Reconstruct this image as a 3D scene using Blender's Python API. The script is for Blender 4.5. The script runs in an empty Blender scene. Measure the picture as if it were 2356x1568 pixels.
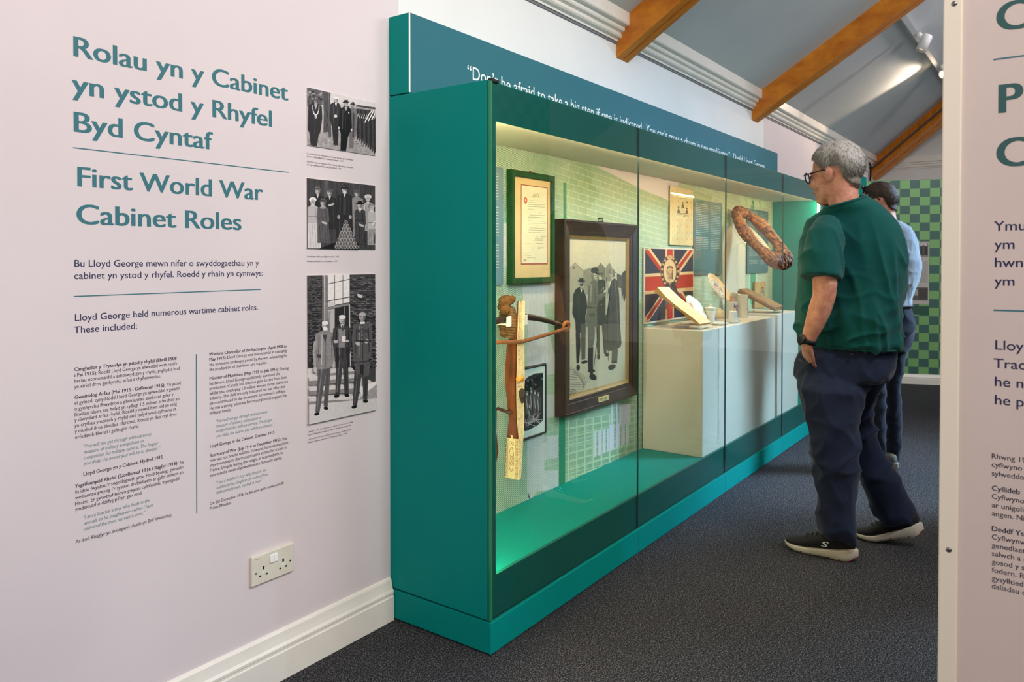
import bpy, bmesh, math, random
import numpy as np
from mathutils import Vector, Matrix, noise
from math import sin, cos, pi, radians, sqrt, atan2
random.seed(7)
SC = bpy.context.scene
COL = SC.collection

# ------------------------------------------------------------------ camera
W_, H_ = 2356, 1568
FPX, YAW, PITCH, CXP, CYP, CAMZ = 1739.7, radians(54.1627), radians(-0.8784), 1178.0, 626.69, 1.28
cam_d = bpy.data.cameras.new('camera')
cam = bpy.data.objects.new('camera', cam_d)
COL.objects.link(cam)
cam_d.sensor_width = 36.0
cam_d.lens = FPX * 36.0 / W_
cam_d.shift_y = -(H_ / 2 - CYP) / W_
cam_d.clip_start = 0.05
cam.location = (0, 0, CAMZ)
cam.rotation_euler = (pi / 2 + PITCH, 0, -YAW)
cam_d.dof.use_dof = True
cam_d.dof.focus_distance = 2.6
cam_d.dof.aperture_fstop = 9.0
SC.camera = cam

# ------------------------------------------------------------------ world, lights, exposure
SC.view_settings.view_transform = 'Standard'
SC.view_settings.look = 'None'
SC.view_settings.gamma = 1.0
SC.view_settings.use_curve_mapping = False
SC.view_settings.exposure = 0.0
wd = bpy.data.worlds.new('daylight')
SC.world = wd
wd.use_nodes = True
bg = wd.node_tree.nodes['Background']
bg.inputs[0].default_value = (0.62, 0.78, 1.0, 1)
bg.inputs[1].default_value = 2.5

def look_at(o, target):
    d = Vector(target) - o.location
    o.rotation_euler = d.to_track_quat('-Z', 'Y').to_euler()

def lamp(kind, loc, target, energy, color, **kw):
    l = bpy.data.lights.new('room_light', kind)
    l.energy = energy
    l.color = color
    for k, v in kw.items():
        setattr(l, k, v)
    o = bpy.data.objects.new('room_light', l)
    o.location = loc
    COL.objects.link(o)
    look_at(o, target)
    return o
WARM = (1.0, 0.84, 0.68)
COOL = (0.78, 0.88, 1.0)
NEUT = (1.0, 0.95, 0.90)
# track spots hanging under the ridge, aimed at the exhibition wall
lamp('SPOT', (0.6, -1.3, 3.3), (0.9, 1.93, 1.72), 135, (1.0, 0.92, 0.88), spot_size=radians(76), spot_blend=0.9, shadow_soft_size=0.12)
lamp('SPOT', (2.1, -1.2, 3.6), (1.9, 1.93, 1.6), 170, (1.0, 0.92, 0.84), spot_size=radians(75), spot_blend=0.9, shadow_soft_size=0.2)
lamp('SPOT', (3.6, -1.2, 3.7), (4.3, 1.93, 1.8), 60, (1.0, 0.94, 0.90), spot_size=radians(80), spot_blend=0.8, shadow_soft_size=0.12)
lamp('SPOT', (6.8, -1.0, 3.8), (6.8, 1.93, 1.9), 110, (0.98, 0.92, 1.0), spot_size=radians(85), spot_blend=0.9, shadow_soft_size=0.12)
lamp('SPOT', (6.2, -0.9, 3.7), (9.0, 0.8, 1.5), 230, NEUT, spot_size=radians(60), spot_blend=0.8, shadow_soft_size=0.1)
# added cool lamp standing in for daylight, no rooflight known there
lamp('AREA', (7.1, -2.62, 3.35), (4.2, 1.0, 0.3), 75, (0.48, 0.72, 1.0), shape='RECTANGLE', size=1.3, size_y=1.0, spread=radians(52))
# added unseen spots that brighten the near panel and the end of the case
lamp('SPOT', (-0.5, -1.5, 3.3), (1.49, -0.3, 1.2), 70, (1.0, 0.93, 0.86), spot_size=radians(60), spot_blend=0.9, shadow_soft_size=0.1)
lamp('SPOT', (-0.2, -1.4, 3.4), (1.93, 1.66, 1.65), 60, (1.0, 0.96, 0.92), spot_size=radians(26), spot_blend=1.0, shadow_soft_size=0.1)
# track spot over the aisle, on the visitors
lamp('SPOT', (2.7, -1.1, 3.6), (3.75, 0.6, 1.1), 150, (0.98, 0.97, 1.0), spot_size=radians(48), spot_blend=0.8, shadow_soft_size=0.08)
lamp('AREA', (-1.5, -2.2, 3.3), (2.2, 1.6, 1.3), 100, (1.0, 0.97, 0.97), shape='RECTANGLE', size=1.6, size_y=1.6)  # added soft fill for the left wall and case side, no fixture known
lamp('AREA', (4.5, -2.6, 3.2), (4.2, 0.9, 0.3), 60, (0.96, 0.98, 1.0), shape='RECTANGLE', size=2.0, size_y=1.4)  # another added fill, over the aisle, without a known source

# ------------------------------------------------------------------ helpers
FW = Vector((sin(YAW) * cos(PITCH), cos(YAW) * cos(PITCH), sin(PITCH)))
RT = Vector((cos(YAW), -sin(YAW), 0.0))
UP = RT.cross(FW)
CAMP = Vector((0, 0, CAMZ))

def ray(u, v):
    return FW + RT * ((u - CXP) / FPX) - UP * ((v - CYP) / FPX)

def on(u, v, ax, c):                      # the point of the plane axis = c that the photo shows at u, v
    d = ray(u, v)
    return CAMP + d * ((c - CAMP[ax]) / d[ax])

def atd(u, v, z):                         # the point at camera depth z
    return CAMP + ray(u, v) * z

def on_plane(u, v, p, n):
    d = ray(u, v)
    return CAMP + d * ((Vector(p) - CAMP).dot(n) / d.dot(n))

WLOC = {}

def wloc(o):
    return WLOC.get(o.name, Vector((0, 0, 0))) if o else Vector((0, 0, 0))

def tag(o, label, cat=None, group=None, kind=None):
    if label: o['label'] = label
    if cat: o['category'] = cat
    if group: o['group'] = group
    if kind: o['kind'] = kind
    return o

def thing(name, loc, label, cat, group=None):
    o = bpy.data.objects.new(name, None)
    o.empty_display_size = 0.05
    o.location = loc
    COL.objects.link(o)
    WLOC[o.name] = Vector(loc)
    return tag(o, label, cat, group)

def link_mesh(name, me, parent=None):
    o = bpy.data.objects.new(name, me)
    COL.objects.link(o)
    if parent:
        o.parent = parent
    WLOC[o.name] = wloc(parent)
    return o

def copy_thing(root, loc, label=None):
    r = root.copy(); COL.objects.link(r); r.location = loc
    if label: r['label'] = label
    for ch in list(root.children):
        c = ch.copy(); COL.objects.link(c); c.parent = r
        for g in list(ch.children):
            d = g.copy(); COL.objects.link(d); d.parent = c
    return r

class MB:
    """collects shapes in world space and links them as one mesh"""
    def __init__(s):
        s.v = []; s.f = []; s.m = []; s.mi = 0; s.sm = []
    def add(s, vs, fs, smooth=False):
        b = len(s.v)
        s.v.extend([tuple(x) for x in vs])
        for f in fs:
            s.f.append([i + b for i in f]); s.m.append(s.mi); s.sm.append(smooth)
    def box(s, a, b):
        x0, y0, z0 = [min(a[i], b[i]) for i in range(3)]
        x1, y1, z1 = [max(a[i], b[i]) for i in range(3)]
        s.add([(x0, y0, z0), (x1, y0, z0), (x1, y1, z0), (x0, y1, z0), (x0, y0, z1), (x1, y0, z1), (x1, y1, z1), (x0, y1, z1)],
              [(0, 3, 2, 1), (4, 5, 6, 7), (0, 1, 5, 4), (1, 2, 6, 5), (2, 3, 7, 6), (3, 0, 4, 7)])
        return s
    def obox(s, c, ax, ay, az):           # oriented box: centre and half-axis vectors
        c, ax, ay, az = map(Vector, (c, ax, ay, az))
        vs = [c + ax * i + ay * j + az * k for k in (-1, 1) for (i, j) in ((-1, -1), (1, -1), (1, 1), (-1, 1))]
        fs = [(0, 3, 2, 1), (4, 5, 6, 7), (0, 1, 5, 4), (1, 2, 6, 5), (2, 3, 7, 6), (3, 0, 4, 7)]
        if ax.cross(ay).dot(az) < 0: fs = [f[::-1] for f in fs]
        s.add(vs, fs); return s
    def poly(s, pts):
        s.add(pts, [tuple(range(len(pts)))]); return s
    def prism(s, pts, d):                 # polygon pushed along vector d
        n = len(pts); d = Vector(d); pts = [Vector(p) for p in pts]
        nn = Vector((0, 0, 0))
        for i in range(n): nn += pts[i].cross(pts[(i + 1) % n])
        if nn.dot(d) > 0: pts = pts[::-1]
        s.add(pts + [p + d for p in pts], [tuple(range(n)), tuple(range(2 * n - 1, n - 1, -1))] +
              [((i + 1) % n, i, i + n, (i + 1) % n + n) for i in range(n)])
        return s
    def loft(s, rings, cap=True, smooth=True):
        n = len(rings[0]); vs = [p for r in rings for p in r]; fs = []
        for k in range(len(rings) - 1):
            for i in range(n):
                j = (i + 1) % n
                fs.append((k * n + i, k * n + j, (k + 1) * n + j, (k + 1) * n + i))
        if cap:
            fs.append(tuple(range(n - 1, -1, -1)))
            fs.append(tuple(range((len(rings) - 1) * n, len(rings) * n)))
        s.add(vs, fs, smooth); return s
    def tube(s, path, rad, seg=10, flat=1.0, upv=(0, 0, 1), closed=False):
        path = [Vector(p) for p in path]; n = len(path)
        if not hasattr(rad, '__len__'): rad = [rad] * n
        rings = []; b2 = None
        for i, p in enumerate(path):
            if closed: t = path[(i + 1) % n] - path[i - 1]
            else: t = path[min(i + 1, n - 1)] - path[max(i - 1, 0)]
            t.normalize()
            if closed or b2 is None:
                a = Vector(upv)
                if abs(a.dot(t)) > 0.95: a = Vector((1, 0, 0)) if abs(t.x) < 0.9 else Vector((0, 1, 0))
                b1 = t.cross(a).normalized(); b2 = b1.cross(t).normalized()
            else:                             # carry the frame along so the tube never twists
                b2 = (b2 - t * b2.dot(t)).normalized(); b1 = t.cross(b2).normalized()
            rings.append([p + (b1 * cos(2 * pi * k / seg) + b2 * sin(2 * pi * k / seg) * flat) * rad[i] for k in range(seg)])
        if closed: rings.append(rings[0]); return s.loft(rings, False)
        return s.loft(rings)
    def lathe(s, c, prof, seg=32, axis=(0, 0, 1)):      # prof: (radius, height) along axis from c
        c = Vector(c); a = Vector(axis).normalized()
        e1 = a.orthogonal().normalized(); e2 = a.cross(e1)
        rings = [[c + a * h + (e1 * cos(2 * pi * k / seg) + e2 * sin(2 * pi * k / seg)) * max(r, 1e-4) for k in range(seg)] for r, h in prof]
        return s.loft(rings)
    def ell(s, c, rx, ry, rz, nu=20, nv=12, M=None):
        rings = []
        for j in range(nv + 1):
            t = pi * (j / nv) - pi / 2
            t = max(min(t, pi / 2 - 0.02), -pi / 2 + 0.02)
            ring = []
            for i in range(nu):
                p = Vector((rx * cos(t) * cos(2 * pi * i / nu), ry * cos(t) * sin(2 * pi * i / nu), rz * sin(t)))
                if M: p = M @ p
                ring.append(Vector(c) + p)
            rings.append(ring)
        return s.loft(rings)
    def build(s, name, mats, parent=None, bevel=0.0):
        off = wloc(parent)
        me = bpy.data.meshes.new(name)
        me.from_pydata([(x - off.x, y - off.y, z - off.z) for x, y, z in s.v], [], s.f)
        mats = mats if isinstance(mats, (list, tuple)) else [mats]
        for m in mats: me.materials.append(m)
        me.polygons.foreach_set('material_index', s.m)
        me.polygons.foreach_set('use_smooth', s.sm)
        me.update()
        o = link_mesh(name, me, parent)
        if bevel:
            b = o.modifiers.new('bevel', 'BEVEL'); b.width = bevel; b.segments = 2; b.limit_method = 'ANGLE'; b.angle_limit = radians(40)
        return o

def fuse(mb, name, mat, parent=None, voxel=0.01, smooth=4, fn=None):
    """welds the lofts in mb into one continuous skin"""
    me = bpy.data.meshes.new('tmp'); me.from_pydata(mb.v, [], mb.f)
    bm = bmesh.new(); bm.from_mesh(me); bmesh.ops.recalc_face_normals(bm, faces=bm.faces); bm.to_mesh(me); bm.free(); me.update()
    o = bpy.data.objects.new('tmp', me); COL.objects.link(o)
    r = o.modifiers.new('r', 'REMESH'); r.mode = 'VOXEL'; r.voxel_size = voxel; r.use_smooth_shade = True
    if smooth:
        q = o.modifiers.new('s', 'SMOOTH'); q.factor = 0.5; q.iterations = smooth
    dg = bpy.context.evaluated_depsgraph_get()
    m2 = bpy.data.meshes.new_from_object(o.evaluated_get(dg))
    bpy.data.objects.remove(o); bpy.data.meshes.remove(me)
    if fn:
        nor = [v.normal.copy() for v in m2.vertices]
        for v, n in zip(m2.vertices, nor): v.co = fn(v.co.copy(), n)
    off = wloc(parent)
    for v in m2.vertices: v.co -= off
    m2.materials.clear(); m2.materials.append(mat)
    m2.polygons.foreach_set('use_smooth', [True] * len(m2.polygons)); m2.update(); m2.name = name
    return link_mesh(name, m2, parent)

# ------------------------------------------------------------------ materials
def lin(r, g, b):
    f = lambda c: (c / 255 / 12.92) if c / 255 <= 0.04045 else ((c / 255 + 0.055) / 1.055) ** 2.4
    return (f(r), f(g), f(b), 1.0)

class NT:
    def __init__(s, name):
        s.m = bpy.data.materials.new(name); s.m.use_nodes = True
        s.t = s.m.node_tree; s.b = s.t.nodes['Principled BSDF']; s.out = s.t.nodes['Material Output']
    def n(s, typ, **kw):
        x = s.t.nodes.new(typ)
        for k, v in kw.items(): setattr(x, k, v)
        return x
    def l(s, a, b): s.t.links.new(a, b)
    def coord(s, which='Object'): return s.n('ShaderNodeTexCoord').outputs[which]
    def ramp(s, fac, stops, interp='LINEAR'):
        r = s.n('ShaderNodeValToRGB'); r.color_ramp.interpolation = interp
        while len(r.color_ramp.elements) < len(stops): r.color_ramp.elements.new(0.5)
        for e, (p, c) in zip(r.color_ramp.elements, stops): e.position = p; e.color = c
        s.l(fac, r.inputs[0]); return r.outputs[0]
    def noise(s, scale, detail=4, rough=0.5, vec=None, stretch=None):
        x = s.n('ShaderNodeTexNoise'); x.inputs['Scale'].default_value = scale; x.inputs['Detail'].default_value = detail; x.inputs['Roughness'].default_value = rough
        v = vec or s.coord()
        if stretch:
            mp = s.n('ShaderNodeMapping'); mp.inputs['Scale'].default_value = stretch; s.l(v, mp.inputs[0]); v = mp.outputs[0]
        s.l(v, x.inputs['Vector']); return x.outputs['Fac']
    def mix(s, fac, a, b, typ='MIX'):
        x = s.n('ShaderNodeMix', data_type='RGBA', blend_type=typ)
        for sock, val in ((x.inputs[0], fac), (x.inputs[6], a), (x.inputs[7], b)):
            if hasattr(val, 'is_linked'): s.l(val, sock)
            else: sock.default_value = val
        return x.outputs[2]
    def math(s, op, a, b=0.0, c=None):
        x = s.n('ShaderNodeMath', operation=op)
        for i, val in enumerate((a, b) if c is None else (a, b, c)):
            if hasattr(val, 'is_linked'): s.l(val, x.inputs[i])
            else: x.inputs[i].default_value = val
        return x.outputs[0]
    def bump(s, h, strength=0.2, dist=0.002):
        x = s.n('ShaderNodeBump'); x.inputs['Strength'].default_value = strength; x.inputs['Distance'].default_value = dist
        s.l(h, x.inputs['Height']); s.l(x.outputs[0], s.b.inputs['Normal'])

def mat(name, rgb, rough=0.6, spec=0.5, metal=0.0, var=0.0, vscale=20, bump=0.0, bscale=200, bdist=0.001, sheen=0.0, coat=0.0):
    q = NT(name); c = lin(*rgb)
    q.b.inputs['Base Color'].default_value = c
    q.b.inputs['Roughness'].default_value = rough
    q.b.inputs['Metallic'].default_value = metal
    q.b.inputs['Specular IOR Level'].default_value = spec
    if coat: q.b.inputs['Coat Weight'].default_value = coat
    if sheen: q.b.inputs['Sheen Weight'].default_value = sheen
    if var:
        f = q.noise(vscale, 5, 0.6)
        lo = tuple(max(x * (1 - var), 0) for x in c[:3]) + (1,); hi = tuple(min(x * (1 + var), 1) for x in c[:3]) + (1,)
        q.l(q.ramp(f, [(0.3, lo), (0.7, hi)]), q.b.inputs['Base Color'])
    if bump: q.bump(q.noise(bscale, 3), bump, bdist)
    return q.m

def emit(name, rgb, strength):
    q = NT(name); q.b.inputs['Base Color'].default_value = (0, 0, 0, 1)
    q.b.inputs['Emission Color'].default_value = lin(*rgb); q.b.inputs['Emission Strength'].default_value = strength
    return q.m

def glass_mat(name, tint=(0.93, 0.97, 0.955), refl=1.2, ior=1.5):
    q = NT(name); q.t.nodes.remove(q.b)
    tr = q.n('ShaderNodeBsdfTransparent'); tr.inputs[0].default_value = (*tint, 1)
    gl = q.n('ShaderNodeBsdfGlossy'); gl.inputs['Roughness'].default_value = 0.0; gl.inputs[0].default_value = (1, 1, 1, 1)
    fr = q.n('ShaderNodeFresnel'); fr.inputs[0].default_value = ior
    ge = q.n('ShaderNodeNewGeometry')
    mx = q.n('ShaderNodeMixShader')
    k = q.math('MULTIPLY', q.math('MULTIPLY', fr.outputs[0], refl), q.math('SUBTRACT', 1.0, ge.outputs['Backfacing']))
    q.l(k, mx.inputs[0]); q.l(tr.outputs[0], mx.inputs[1]); q.l(gl.outputs[0], mx.inputs[2])
    q.l(mx.outputs[0], q.out.inputs[0]); return q.m

M = {}
M['teal'] = mat('teal_paint', (0, 134, 126), 0.55, 0.1, bump=0.05, bscale=900, bdist=0.0005)
M['teal_dark'] = mat('dark_teal_border', (0, 88, 80), 0.4, 0.2)
M['header'] = mat('petrol_blue_print', (52, 112, 124), 0.6, 0.15)
M['black'] = mat('black_gap', (12, 14, 14), 0.6)
M['white'] = mat('white_gloss_paint', (236, 230, 220), 0.35, 0.5, var=0.04, vscale=6, bump=0.08, bscale=60)
M['plinth_white'] = mat('warm_white_block', (228, 216, 200), 0.45, 0.4)
M['cream_plastic'] = mat('cream_plastic', (226, 220, 204), 0.38, 0.5, var=0.04, vscale=30)
M['switch_white'] = mat('white_plastic', (244, 242, 238), 0.3, 0.5)
M['steel'] = mat('brushed_steel', (150, 150, 148), 0.35, metal=1.0)
M['alu'] = mat('aluminium', (200, 200, 198), 0.3, metal=0.9)
M['ink_teal'] = mat('teal_vinyl', (58, 116, 126), 0.6, 0.3)
M['ink_navy'] = mat('navy_vinyl', (40, 44, 84), 0.6, 0.3)
M['ink_grey'] = mat('charcoal_vinyl', (62, 56, 72), 0.6, 0.3)
M['ink_quote'] = mat('grey_teal_vinyl', (110, 140, 146), 0.6, 0.3)
M['ink_white'] = mat('white_vinyl', (240, 243, 240), 0.6, 0.3)
M['ink_green'] = mat('dark_green_vinyl', (54, 92, 90), 0.6, 0.3)
M['glass'] = glass_mat('case_glass')
M['acrylic'] = glass_mat('clear_acrylic', (0.955, 0.97, 0.96), 1.0, 1.49)
M['led_soft'] = emit('led_strip_dim', (255, 226, 186), 22.0)
M['led'] = emit('led_strip', (255, 216, 164), 98.0)

def wall_mat():
    q = NT('painted_wall')
    sx = q.n('ShaderNodeSeparateXYZ'); q.l(q.coord(), sx.inputs[0])
    a = q.math('GREATER_THAN', sx.outputs[0], 1.977); b = q.math('LESS_THAN', sx.outputs[0], 6.133)
    k = q.math('MULTIPLY', a, b)
    col = q.mix(k, lin(226, 214, 216), lin(238, 238, 236))
    v = q.ramp(q.noise(2.5, 4), [(0.3, (0.95, 0.95, 0.95, 1)), (0.7, (1, 1, 1, 1))])
    q.l(q.mix(1.0, col, v, 'MULTIPLY'), q.b.inputs['Base Color'])
    q.b.inputs['Roughness'].default_value = 0.72
    nz = q.noise(170, 3); n2 = q.noise(9, 3)
    q.bump(q.math('ADD', q.math('MULTIPLY', nz, 0.35), n2), 0.16, 0.003)
    return q.m
M['wall'] = wall_mat()
M['wall_plain'] = mat('plain_wall', (222, 218, 214), 0.75, var=0.04, vscale=3)
M['ceiling'] = mat('ceiling_paint', (206, 208, 208), 0.8, var=0.03, vscale=3, bump=0.15, bscale=30, bdist=0.003)

def carpet_mat():
    q = NT('charcoal_carpet')
    f = q.noise(210, 4, 0.75); g = q.noise(90, 3, 0.7); h = q.noise(1.2, 3)
    c = q.ramp(f, [(0.36, lin(20, 20, 21)), (0.5, lin(62, 61, 64)), (0.64, lin(158, 156, 160))])
    c2 = q.mix(1.0, c, q.ramp(g, [(0.36, (0.45, 0.45, 0.45, 1)), (0.64, (1, 1, 1, 1))]), 'MULTIPLY')
    c3 = q.mix(1.0, c2, q.ramp(h, [(0.3, (0.84, 0.84, 0.84, 1)), (0.7, (1, 1, 1, 1))]), 'MULTIPLY')
    q.l(c3, q.b.inputs['Base Color']); q.b.inputs['Roughness'].default_value = 0.95; q.b.inputs['Specular IOR Level'].default_value = 0.1
    q.bump(f, 0.8, 0.006); return q.m
M['carpet'] = carpet_mat()

def wood_mat(name, lo, hi, scale=6, stretch=(1, 12, 12), rough=0.4):
    q = NT(name)
    f = q.noise(scale, 6, 0.6, None, stretch)
    q.l(q.ramp(f, [(0.3, lin(*lo)), (0.7, lin(*hi))]), q.b.inputs['Base Color'])
    q.b.inputs['Roughness'].default_value = rough; q.bump(f, 0.1, 0.001); return q.m
M['beam'] = wood_mat('varnished_pine', (192, 100, 14), (240, 150, 36), 5, (14, 1.2, 2.0), 0.38)

# ------------------------------------------------------------------ text
FONT = bpy.data.curves.new('lettering', 'FONT')
FOBJ = bpy.data.objects.new('lettering', FONT)
_tc = {}
def glyphs(body, res, shear=0.0, space=1.0):
    k = (body, res, shear, space)
    if k not in _tc:
        FONT.body = body; FONT.resolution_u = res; FONT.size = 1.0; FONT.shear = shear; FONT.space_character = space
        me = bpy.data.meshes.new_from_object(FOBJ)
        _tc[k] = ([v.co.copy() for v in me.vertices], [tuple(p.vertices) for p in me.polygons])
        bpy.data.meshes.remove(me)
    return _tc[k]
CAPH = max(v.y for v in glyphs('H', 2)[0])

class TB:
    """lettering on a plane: ux along the line, uz up, n towards the reader"""
    def __init__(s, ux, n, res=2):
        s.ux = Vector(ux); s.uz = Vector((0, 0, 1)); s.n = Vector(n); s.mb = MB(); s.res = res; s.mi = 0
    def line(s, body, p0, width, cap, bold=0.0, shear=0.0, ratio=None, space=1.0):
        vs, fs = glyphs(body, s.res, shear, space)
        if not vs: return
        x0 = min(v.x for v in vs); x1 = max(v.x for v in vs)
        sz = cap / CAPH
        sx = (width / (x1 - x0 + bold)) if width else sz * (ratio or 1.0)
        k = 1 if not bold else (3 if bold > 0.05 else 2)
        s.mb.mi = s.mi
        for i in range(k):
            dx = bold * i / max(k - 1, 1)
            s.mb.add([Vector(p0) + s.ux * ((v.x - x0 + dx) * sx) + s.uz * (v.y * sz) + s.n * (0.0002 + 0.00005 * i) for v in vs], fs)
    def rule(s, p0, p1, th, vert=False):
        p0, p1 = Vector(p0), Vector(p1); e = (s.ux if vert else s.uz) * th
        s.mb.mi = s.mi
        s.mb.poly([p + s.n * 0.0003 for p in (p0 - e / 2, p1 - e / 2, p1 + e / 2, p0 + e / 2)])
    def build(s, name, mats, parent=None): return s.mb.build(name, mats, parent)
# ------------------------------------------------------------------ the setting
WY, CY0, CY1 = 1.931, 1.477, 1.931
XF = 10.8
SL = 0.625
CZ = 2.545
RIDGE = -1.2
FARY = -4.33
def struct(name, mb, m, bevel=0):
    o = mb.build(name, m, None, bevel); o['kind'] = 'structure'; return o
struct('floor', MB().box((-2.6, FARY - .1, -0.1), (XF + .1, WY + .1, 0)), M['carpet'])
struct('wall_left', MB().box((-2.6, WY, 0), (XF + .1, WY + 0.12, 2.62)), M['wall'])
wr = MB()
wr.box((-2.6, FARY - .12, 0), (8.4, FARY, 2.62)); wr.box((10.7, FARY - .12, 0), (XF + .1, FARY, 2.62)); wr.box((8.4, FARY - .12, 0), (10.7, FARY, .75)); wr.box((8.4, FARY - .12, 2.45), (10.7, FARY, 2.62))
struct('wall_right', wr, M['wall_plain'])
fr = MB()
for x in (8.4, 9.14, 9.9, 10.64): fr.box((x, FARY - .10, .75), (x + .06, FARY - .04, 2.45))
for z in (.75, 2.39): fr.box((8.4, FARY - .10, z), (10.7, FARY - .04, z + .06))
struct('window_1', fr, M['white'])
fr = MB()  # unseen rooflight frame, added to go with the cool area lamp
for x in (6.35, 7.8): fr.prism([(x, -2.1, CZ + SL * (-2.1 - FARY) - .035), (x, -2.1, CZ + SL * (-2.1 - FARY)), (x, -3.2, CZ + SL * (-3.2 - FARY)), (x, -3.2, CZ + SL * (-3.2 - FARY) - .035)], (.06, 0, 0))
for y in (-2.1, -3.2): fr.prism([(6.35, y, CZ + SL * (y - FARY) - .035), (7.1, y, CZ + SL * (y - FARY)), (7.1, y - .06, CZ + SL * (y - .06 - FARY)), (7.1, y - .06, CZ + SL * (y - .06 - FARY) - .035)], (1.5, 0, 0))
struct('window_added', fr, M['white'])
zr = CZ + SL * (WY - RIDGE)
def gable(x0, x1, hole=None):
    mb = MB()
    prof = [(FARY, 2.545), (RIDGE, zr), (WY, 2.545)]
    if not hole:
        mb.prism([(x0, FARY, 0), (x0, WY, 0)] + [(x0, y, z) for y, z in prof[::-1]], (x1 - x0, 0, 0))
    else:
        ya, yb, za, zb = hole
        mb.box((x0, FARY, 0), (x1, ya, 2.545)); mb.box((x0, yb, 0), (x1, WY, 2.545))
        mb.box((x0, ya, 0), (x1, yb, za)); mb.box((x0, ya, zb), (x1, yb, 2.545))
        mb.prism([(x0, y, z) for y, z in prof], (x1 - x0, 0, 0))
    return mb
struct('wall_far', gable(XF, XF + .12), M['wall_plain'])
struct('wall_near', gable(-2.72, -2.6), M['wall_plain'])
cl = MB()
cl.add([(-2.6, WY, CZ), (XF, WY, CZ), (XF, RIDGE, zr), (-2.6, RIDGE, zr), (-2.6, FARY, CZ), (XF, FARY, CZ)], [(0, 1, 2, 3), (3, 2, 5, 4)])
cl.add([(-2.6, WY, CZ + .1), (XF, WY, CZ + .1), (XF, RIDGE, zr + .1), (-2.6, RIDGE, zr + .1), (-2.6, FARY, CZ + .1), (XF, FARY, CZ + .1)], [(3, 2, 1, 0), (4, 5, 2, 3)])
struct('ceiling', cl, M['ceiling'])
# skirting: moulded profile swept along the wall (y out from the wall, z)
SK = [(0.0, 0.0), (0.022, 0.0), (0.022, 0.085), (0.0185, 0.088), (0.0185, 0.094), (0.021, 0.097), (0.021, 0.104), (0.016, 0.112), (0.012, 0.128), (0.0095, 0.142), (0.006, 0.148), (0.0, 0.15)]
def sweep_x(prof, x0, x1, y, sgn=-1):
    mb = MB(); mb.prism([(x0, y + sgn * a, z) for a, z in prof], (x1 - x0, 0, 0)); return mb
struct('baseboard_left', sweep_x(SK, -2.6, 1.925, WY), M['white'])
struct('baseboard_far', sweep_x(SK, 6.6, XF, WY), M['white'])
CO = [(0.0, 2.452), (0.012, 2.452), (0.012, 2.464), (0.030, 2.468), (0.036, 2.476), (0.030, 2.488), (0.030, 2.494), (0.048, 2.500), (0.052, 2.508), (0.052, 2.522), (0.074, 2.526), (0.078, 2.532), (0.078, 2.60), (0.0, 2.60)]
struct('trim_1', sweep_x(CO, -2.6, XF, WY), M['white'])
mb = MB(); mb.prism([(XF - a, FARY, z) for a, z in CO], (0, WY - FARY, 0)); struct('trim_2', mb, M['white'])
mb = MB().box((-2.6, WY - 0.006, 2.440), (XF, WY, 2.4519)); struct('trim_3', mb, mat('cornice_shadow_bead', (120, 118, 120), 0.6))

# ------------------------------------------------------------------ rafters: two boards with a groove between
def rafter(x0, x1, label, y_end=RIDGE):
    t = thing('ceiling_beam', (x0, WY, CZ - .17), label, 'beam', None)
    w = x1 - x0; d = 0.178
    for nm, a, b, drop in (('board', x0, x0 + w * 0.46, 0.0), ('board', x0 + w * 0.54, x1, 0.0), ('spacer', x0 + w * 0.46, x0 + w * 0.54, 0.018)):
        p = MB()
        y1 = WY
        p.prism([(a, y1, CZ - d + drop), (a, y1, CZ + .02), (a, y_end, CZ + .02 + SL * (y1 - y_end)), (a, y_end, CZ - d + drop + SL * (y1 - y_end))], (b - a, 0, 0))
        p.build(nm, M['beam'], t, 0.003 if nm == 'board' else 0)
    return t
rafter(3.629, 3.761, 'varnished pine ceiling beam nearest the camera, above the header sign lettering')
rafter(5.843, 5.985, 'varnished pine ceiling beam above the end of the header sign')
# hip rafter at the far end with a conduit on its side
h0 = on(2008, 392, 1, WY - 0.0)
t = thing('ceiling_beam', h0, 'dark brown ceiling beam farthest away, with a grey conduit along it', 'beam')
ln = 2.2
hd = None
best = None
for dx in [i * 0.02 - 2.0 for i in range(180)]:
    d = Vector((dx, -1, SL)); p = h0 + d * 1.0
    q = p - CAMP; z = q.dot(FW); u = CXP + FPX * q.dot(RT) / z; v = CYP - FPX * q.dot(UP) / z
    # photo: the beam's middle line runs from (2008,392) to (2168,258)
    e = abs((v - 392) * 160 - (u - 2008) * (258 - 392))
    if best is None or e < best[0]: best = (e, d)
hd = best[1].normalized()
side = hd.cross(Vector((0, 0, 1))).normalized(); upn = side.cross(hd).normalized()
for s_, nm in ((-1, 'board'), (1, 'board')):
    MB().obox(h0 + hd * (ln / 2 - .1) + upn * (0.0) + side * (0.045 * s_), hd * (ln / 2), side * 0.04, upn * 0.10).build(nm, M['beam'], t, 0.003)
MB().obox(h0 + hd * (ln / 2 - .1), hd * (ln / 2), side * 0.005, upn * 0.085).build('spacer', M['beam'], t)
vs_ = -1 if side.dot(CAMP - h0) < 0 else 1
cpts = [h0 + hd * k * 0.1 + side * (vs_ * 0.10) - upn * 0.035 for k in range(0, 21)]
MB().tube(cpts, 0.012, 8).build('conduit', mat('grey_conduit', (92, 84, 84), 0.5), t)
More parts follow.
